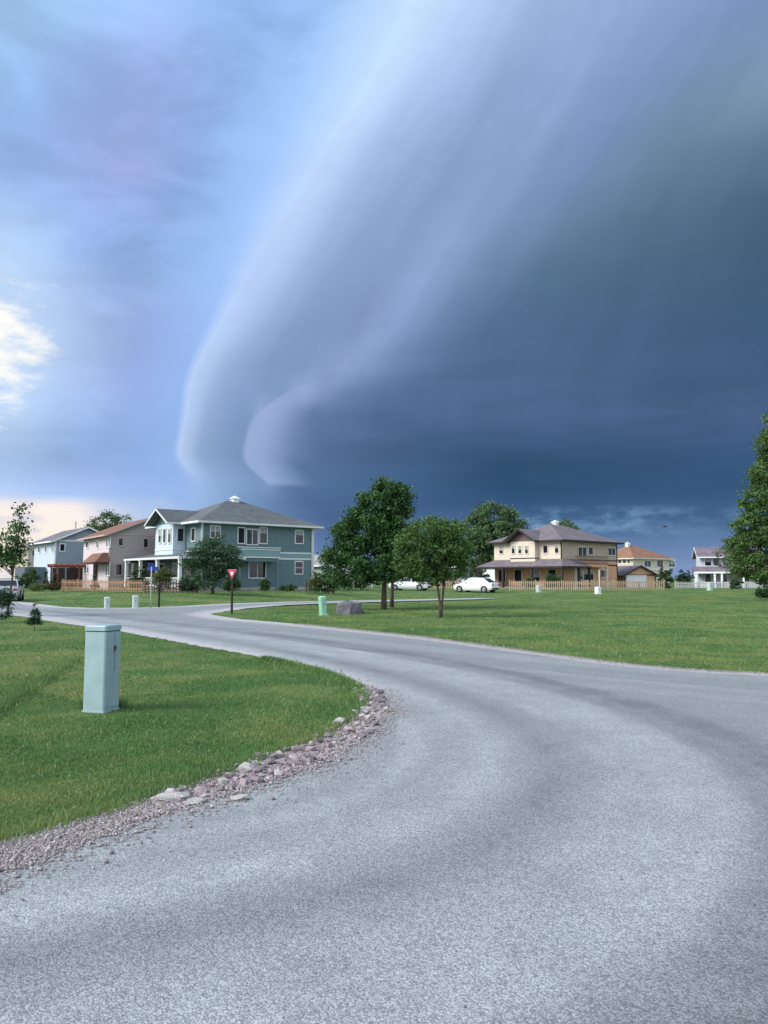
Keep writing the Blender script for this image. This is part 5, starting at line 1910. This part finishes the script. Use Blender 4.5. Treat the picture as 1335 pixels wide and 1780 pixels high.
# ------------------------------------------------------------------ cars
def car(name, label, loc, heading, L, Wd, Hc, paint, kind):
    """x forward from the rear bumper, origin at the middle of the car on the ground"""
    r_ = empty(name, loc, heading)
    tag(r_, label, 'car', 'cars parked by the houses')
    hw = Wd / 2
    if kind == 'suv':
        st = [(-.5, .42, .95, .80), (-.485, .30, 1.02, .90), (-.40, .24, 1.04, .98), (-.15, .24, 1.00, 1.0), (.15, .24, 1.0, 1.0), (.30, .24, .98, .99), (.44, .24, .90, .93), (.485, .28, .80, .84), (.5, .38, .70, .72)]
        cab = [(-.485, 1.0), (-.42, Hc - .06), (-.30, Hc), (.0, Hc), (.10, Hc - .05), (.25, .98)]
    else:
        st = [(-.5, .42, .92, .78), (-.488, .30, .98, .88), (-.42, .22, 1.0, .96), (-.2, .2, .96, 1.0), (.15, .2, .94, 1.0), (.30, .2, .92, .99), (.43, .22, .82, .92), (.485, .28, .72, .82), (.5, .36, .62, .70)]
        cab = [(-.43, .97), (-.27, Hc - .05), (-.17, Hc), (.02, Hc), (.09, Hc - .05), (.27, .90)]
    mb = MB()
    rings = []
    for fx, zb, zt, ws in st:
        x = fx * L
        w = hw * ws
        zt *= Hc / 1.5
        rings.append([(x, -w * .9, zb), (x, -w, zb + (zt - zb) * .3), (x, -w, zb + (zt - zb) * .62), (x, -w * .93, zt - .04), (x, -w * .8, zt), (x, w * .8, zt), (x, w * .93, zt - .04), (x, w, zb + (zt - zb) * .62), (x, w, zb + (zt - zb) * .3), (x, w * .9, zb)])
    n = 10
    for rg_ in rings:
        mb.v += rg_
    for i in range(len(rings) - 1):
        for k_ in range(n):
            k2 = (k_ + 1) % n
            mb.f.append((i * n + k_, i * n + k2, (i + 1) * n + k2, (i + 1) * n + k_))
    mb.f.append(tuple(range(n)))
    mb.f.append(tuple((len(rings) - 1) * n + k_ for k_ in range(n)))
    body = mb.build('body', paint, r_, smooth=False, bevel=.02)
    # cabin
    mb = MB()
    cr = []
    for fx, z in cab:
        x = fx * L
        f = (z - .9) / (Hc - .9)
        w = hw * (.93 - .2 * max(0, f))
        cr.append((x, w, z * (Hc / 1.5 if z < 1.05 else 1)))
    for x, w, z in cr:
        mb.v += [(x, -w, z), (x, w, z)]
    m_ = len(cr)
    for i in range(m_ - 1):
        mb.f.append((2 * i, 2 * i + 1, 2 * i + 3, 2 * i + 2))
    mb.f.append(tuple(2 * i for i in range(m_)))
    mb.f.append(tuple(2 * i + 1 for i in range(m_))[::-1])
    mb.f.append((0, 2 * (m_ - 1), 2 * (m_ - 1) + 1, 1))
    cab_o = mb.build('cabin', paint, r_, bevel=.03)

    def lerp(a, b, f):
        return tuple(a[i] + (b[i] - a[i]) * f for i in range(3))

    def glass(i, j, name_):
        a, b = cr[i], cr[j]
        pa, pb_ = lerp(a, b, .10), lerp(a, b, .93)
        nrm = Vector((-(b[2] - a[2]), 0, b[0] - a[0])).normalized()
        if nrm.z < 0: nrm = -nrm
        q = []
        for p_ in (pa, pb_):
            for s_ in (-1, 1):
                q.append(Vector((p_[0], s_ * p_[1] * .88, p_[2])))
        g2 = MB().add([v + nrm * .012 for v in q] + [v - nrm * .01 for v in q], [(0, 1, 3, 2), (4, 6, 7, 5), (0, 2, 6, 4), (1, 5, 7, 3), (0, 4, 5, 1), (2, 3, 7, 6)])
        g2.build(name_, GLASS, cab_o)
    glass(0, 1, 'rear_window')
    glass(m_ - 1, m_ - 2, 'windscreen')
    # side windows
    zlo = cr[0][2] + .04
    zhi = Hc - .12
    xr0, xr1 = cr[0][0], cr[1][0]
    xf0, xf1 = cr[-1][0], cr[-2][0]

    def wid(z):
        f = (z - .9) / (Hc - .9)
        return hw * (.93 - .2 * max(0, f))

    def xr(z):
        return xr0 + (xr1 - xr0) * (z - cr[0][2]) / (cr[1][2] - cr[0][2])

    def xf(z):
        return xf0 + (xf1 - xf0) * (z - cr[-1][2]) / (cr[-2][2] - cr[-1][2])
    xm = (xr1 + xf1) / 2
    for s_ in (-1, 1):
        for a, b in ((('r', .12), ('m', -.04)), (('m', .04), ('f', -.12))):
            def X_(t_, z):
                return {'r': xr(z), 'm': xm, 'f': xf(z)}[t_[0]] + t_[1]
            q = [(X_(a, zlo), zlo), (X_(b, zlo), zlo), (X_(b, zhi), zhi), (X_(a, zhi), zhi)]
            vs_ = [(x, s_ * (wid(z) + .012), z) for x, z in q] + [(x, s_ * (wid(z) - .01), z) for x, z in q]
            MB().add(vs_, [(0, 1, 2, 3), (4, 7, 6, 5), (0, 4, 5, 1), (1, 5, 6, 2), (2, 6, 7, 3), (3, 7, 4, 0)]).build('side_window', GLASS, cab_o)
    # wheels
    rw = .34 if kind == 'suv' else .31
    for fx in (-.31, .315):
        for s_ in (-1, 1):
            x, y = fx * L, s_ * (hw - .09)
            tb_ = MB().tube([(x, y - .11, rw), (x, y - .09, rw), (x, y + .09, rw), (x, y + .11, rw)], [rw * .92, rw, rw, rw * .92], 20)
            tw = tb_.build('wheel', BLACK, r_, smooth=False)
            yo = y + s_ * .112
            MB().tube([(x, yo - .004, rw), (x, yo + .008, rw)], [rw * .66, rw * .6], 16).build('rim', STEEL, tw)
            arch = MB()
            arch.tube([(x, s_ * (hw + .004) - .01, rw + .02), (x, s_ * (hw + .004) + .006, rw + .02)], [rw * 1.16, rw * 1.16], 20)
            arch.build('wheel_arch', BLACK, body)
            MB().tube([(x, s_ * (hw + .012), rw), (x, s_ * (hw + .02), rw)], [rw * .98, rw * .94], 20).build('tyre_wall', BLACK, tw)
            MB().tube([(x, s_ * (hw + .021), rw), (x, s_ * (hw + .03), rw)], [rw * .66, rw * .6], 16).build('hub_cap', STEEL, tw)
    # lamps, plate, bumper
    TL = mat('tail_lamp_red', (.28, .012, .015), rough=.25, var=0)
    HL = mat('head_lamp', (.6, .62, .65), rough=.15, var=0)
    zl = .78 * Hc / 1.5
    for s_ in (-1, 1):
        box('tail_lamp', TL, r_, -.5 * L - .012, -.47 * L, s_ * hw * .52, s_ * hw * .80, zl - .06, zl + .08)
        box('head_lamp', HL, r_, .47 * L, .492 * L, s_ * hw * .48, s_ * hw * .74, .55, .66)
        box('door_mirror', paint, r_, .16 * L, .19 * L, s_ * hw * .98, s_ * (hw * 1.1), .98 * Hc / 1.5, 1.1 * Hc / 1.5, bevel=.02)
    box('bumper', mat('dark_bumper', (.05, .05, .055), rough=.6), r_, -.5 * L - .02, -.47 * L, -hw * .72, hw * .72, .3, .46, bevel=.02)
    box('number_plate', WHITE, r_, -.5 * L - .014, -.5 * L - .002, -.24, .24, .60, .74)
    return r_


CW = mat('white_car_paint', (.74, .76, .77), rough=.22, var=0, spec=.5)
CS = mat('silver_car_paint', (.45, .47, .49), rough=.25, var=0, spec=.5, metal=.35)
car('parked_car', 'white sedan parked left of the tan house picket fence', atD(826, 78), math.atan2(.60, -.80), 4.5, 1.78, 1.46, CW, 'sedan')
car('parked_car', 'white car half hidden behind the two tree trunks', atD(712, 84), math.atan2(.35, -.94), 4.5, 1.78, 1.46, CW, 'sedan')
g_ = atD(20, 54.5, .06)
car('parked_car', 'silver hatchback at the left edge beyond the side street', g_, math.atan2(.93, -.36), 4.2, 1.82, 1.5, CS, 'suv')

# ------------------------------------------------------------------ bird in flight
bd_ = ray(1156, 916).normalized()
bp0 = Vector((0, 0, EYE)) + bd_ * 45
bird = empty('bird', bp0, R(25))
bird.rotation_euler = (R(10), R(-22), R(20))
tag(bird, 'small dark bird flying above the orange-roofed house', 'bird')
FE = mat('dark_feathers', (.02, .02, .025), rough=.8)
mb = MB()
mb.tube([(-.10, 0, 0), (-.06, 0, .005), (0, 0, .01), (.06, 0, .012), (.10, 0, .02), (.13, 0, .015), (.155, 0, .008)], [.006, .022, .032, .028, .024, .018, .003], 8)
mb.build('body', FE, bird, smooth=True)
for s_ in (-1, 1):
    MB().add([(.05, s_ * .02, .02), (-.03, s_ * .02, .02), (.045, s_ * .12, .05), (-.035, s_ * .11, .045), (-.03, s_ * .22, .03), (-.055, s_ * .215, .028),
              (.05, s_ * .02, .012), (-.03, s_ * .02, .012), (.045, s_ * .12, .043), (-.035, s_ * .11, .039), (-.03, s_ * .22, .026), (-.055, s_ * .215, .024)],
             [(0, 2, 3, 1), (2, 4, 5, 3), (6, 7, 9, 8), (8, 9, 11, 10), (0, 6, 8, 2), (2, 8, 10, 4), (1, 3, 9, 7), (3, 5, 11, 9), (4, 10, 11, 5)]).build('wing', FE, bird)
MB().add([(-.09, -.012, 0), (-.09, .012, 0), (-.19, .035, 0), (-.19, -.035, 0), (-.09, -.012, -.004), (-.09, .012, -.004), (-.19, .035, -.004), (-.19, -.035, -.004)],
         [(0, 1, 2, 3), (4, 7, 6, 5), (0, 4, 5, 1), (1, 5, 6, 2), (2, 6, 7, 3), (3, 7, 4, 0)]).build('tail', FE, bird)
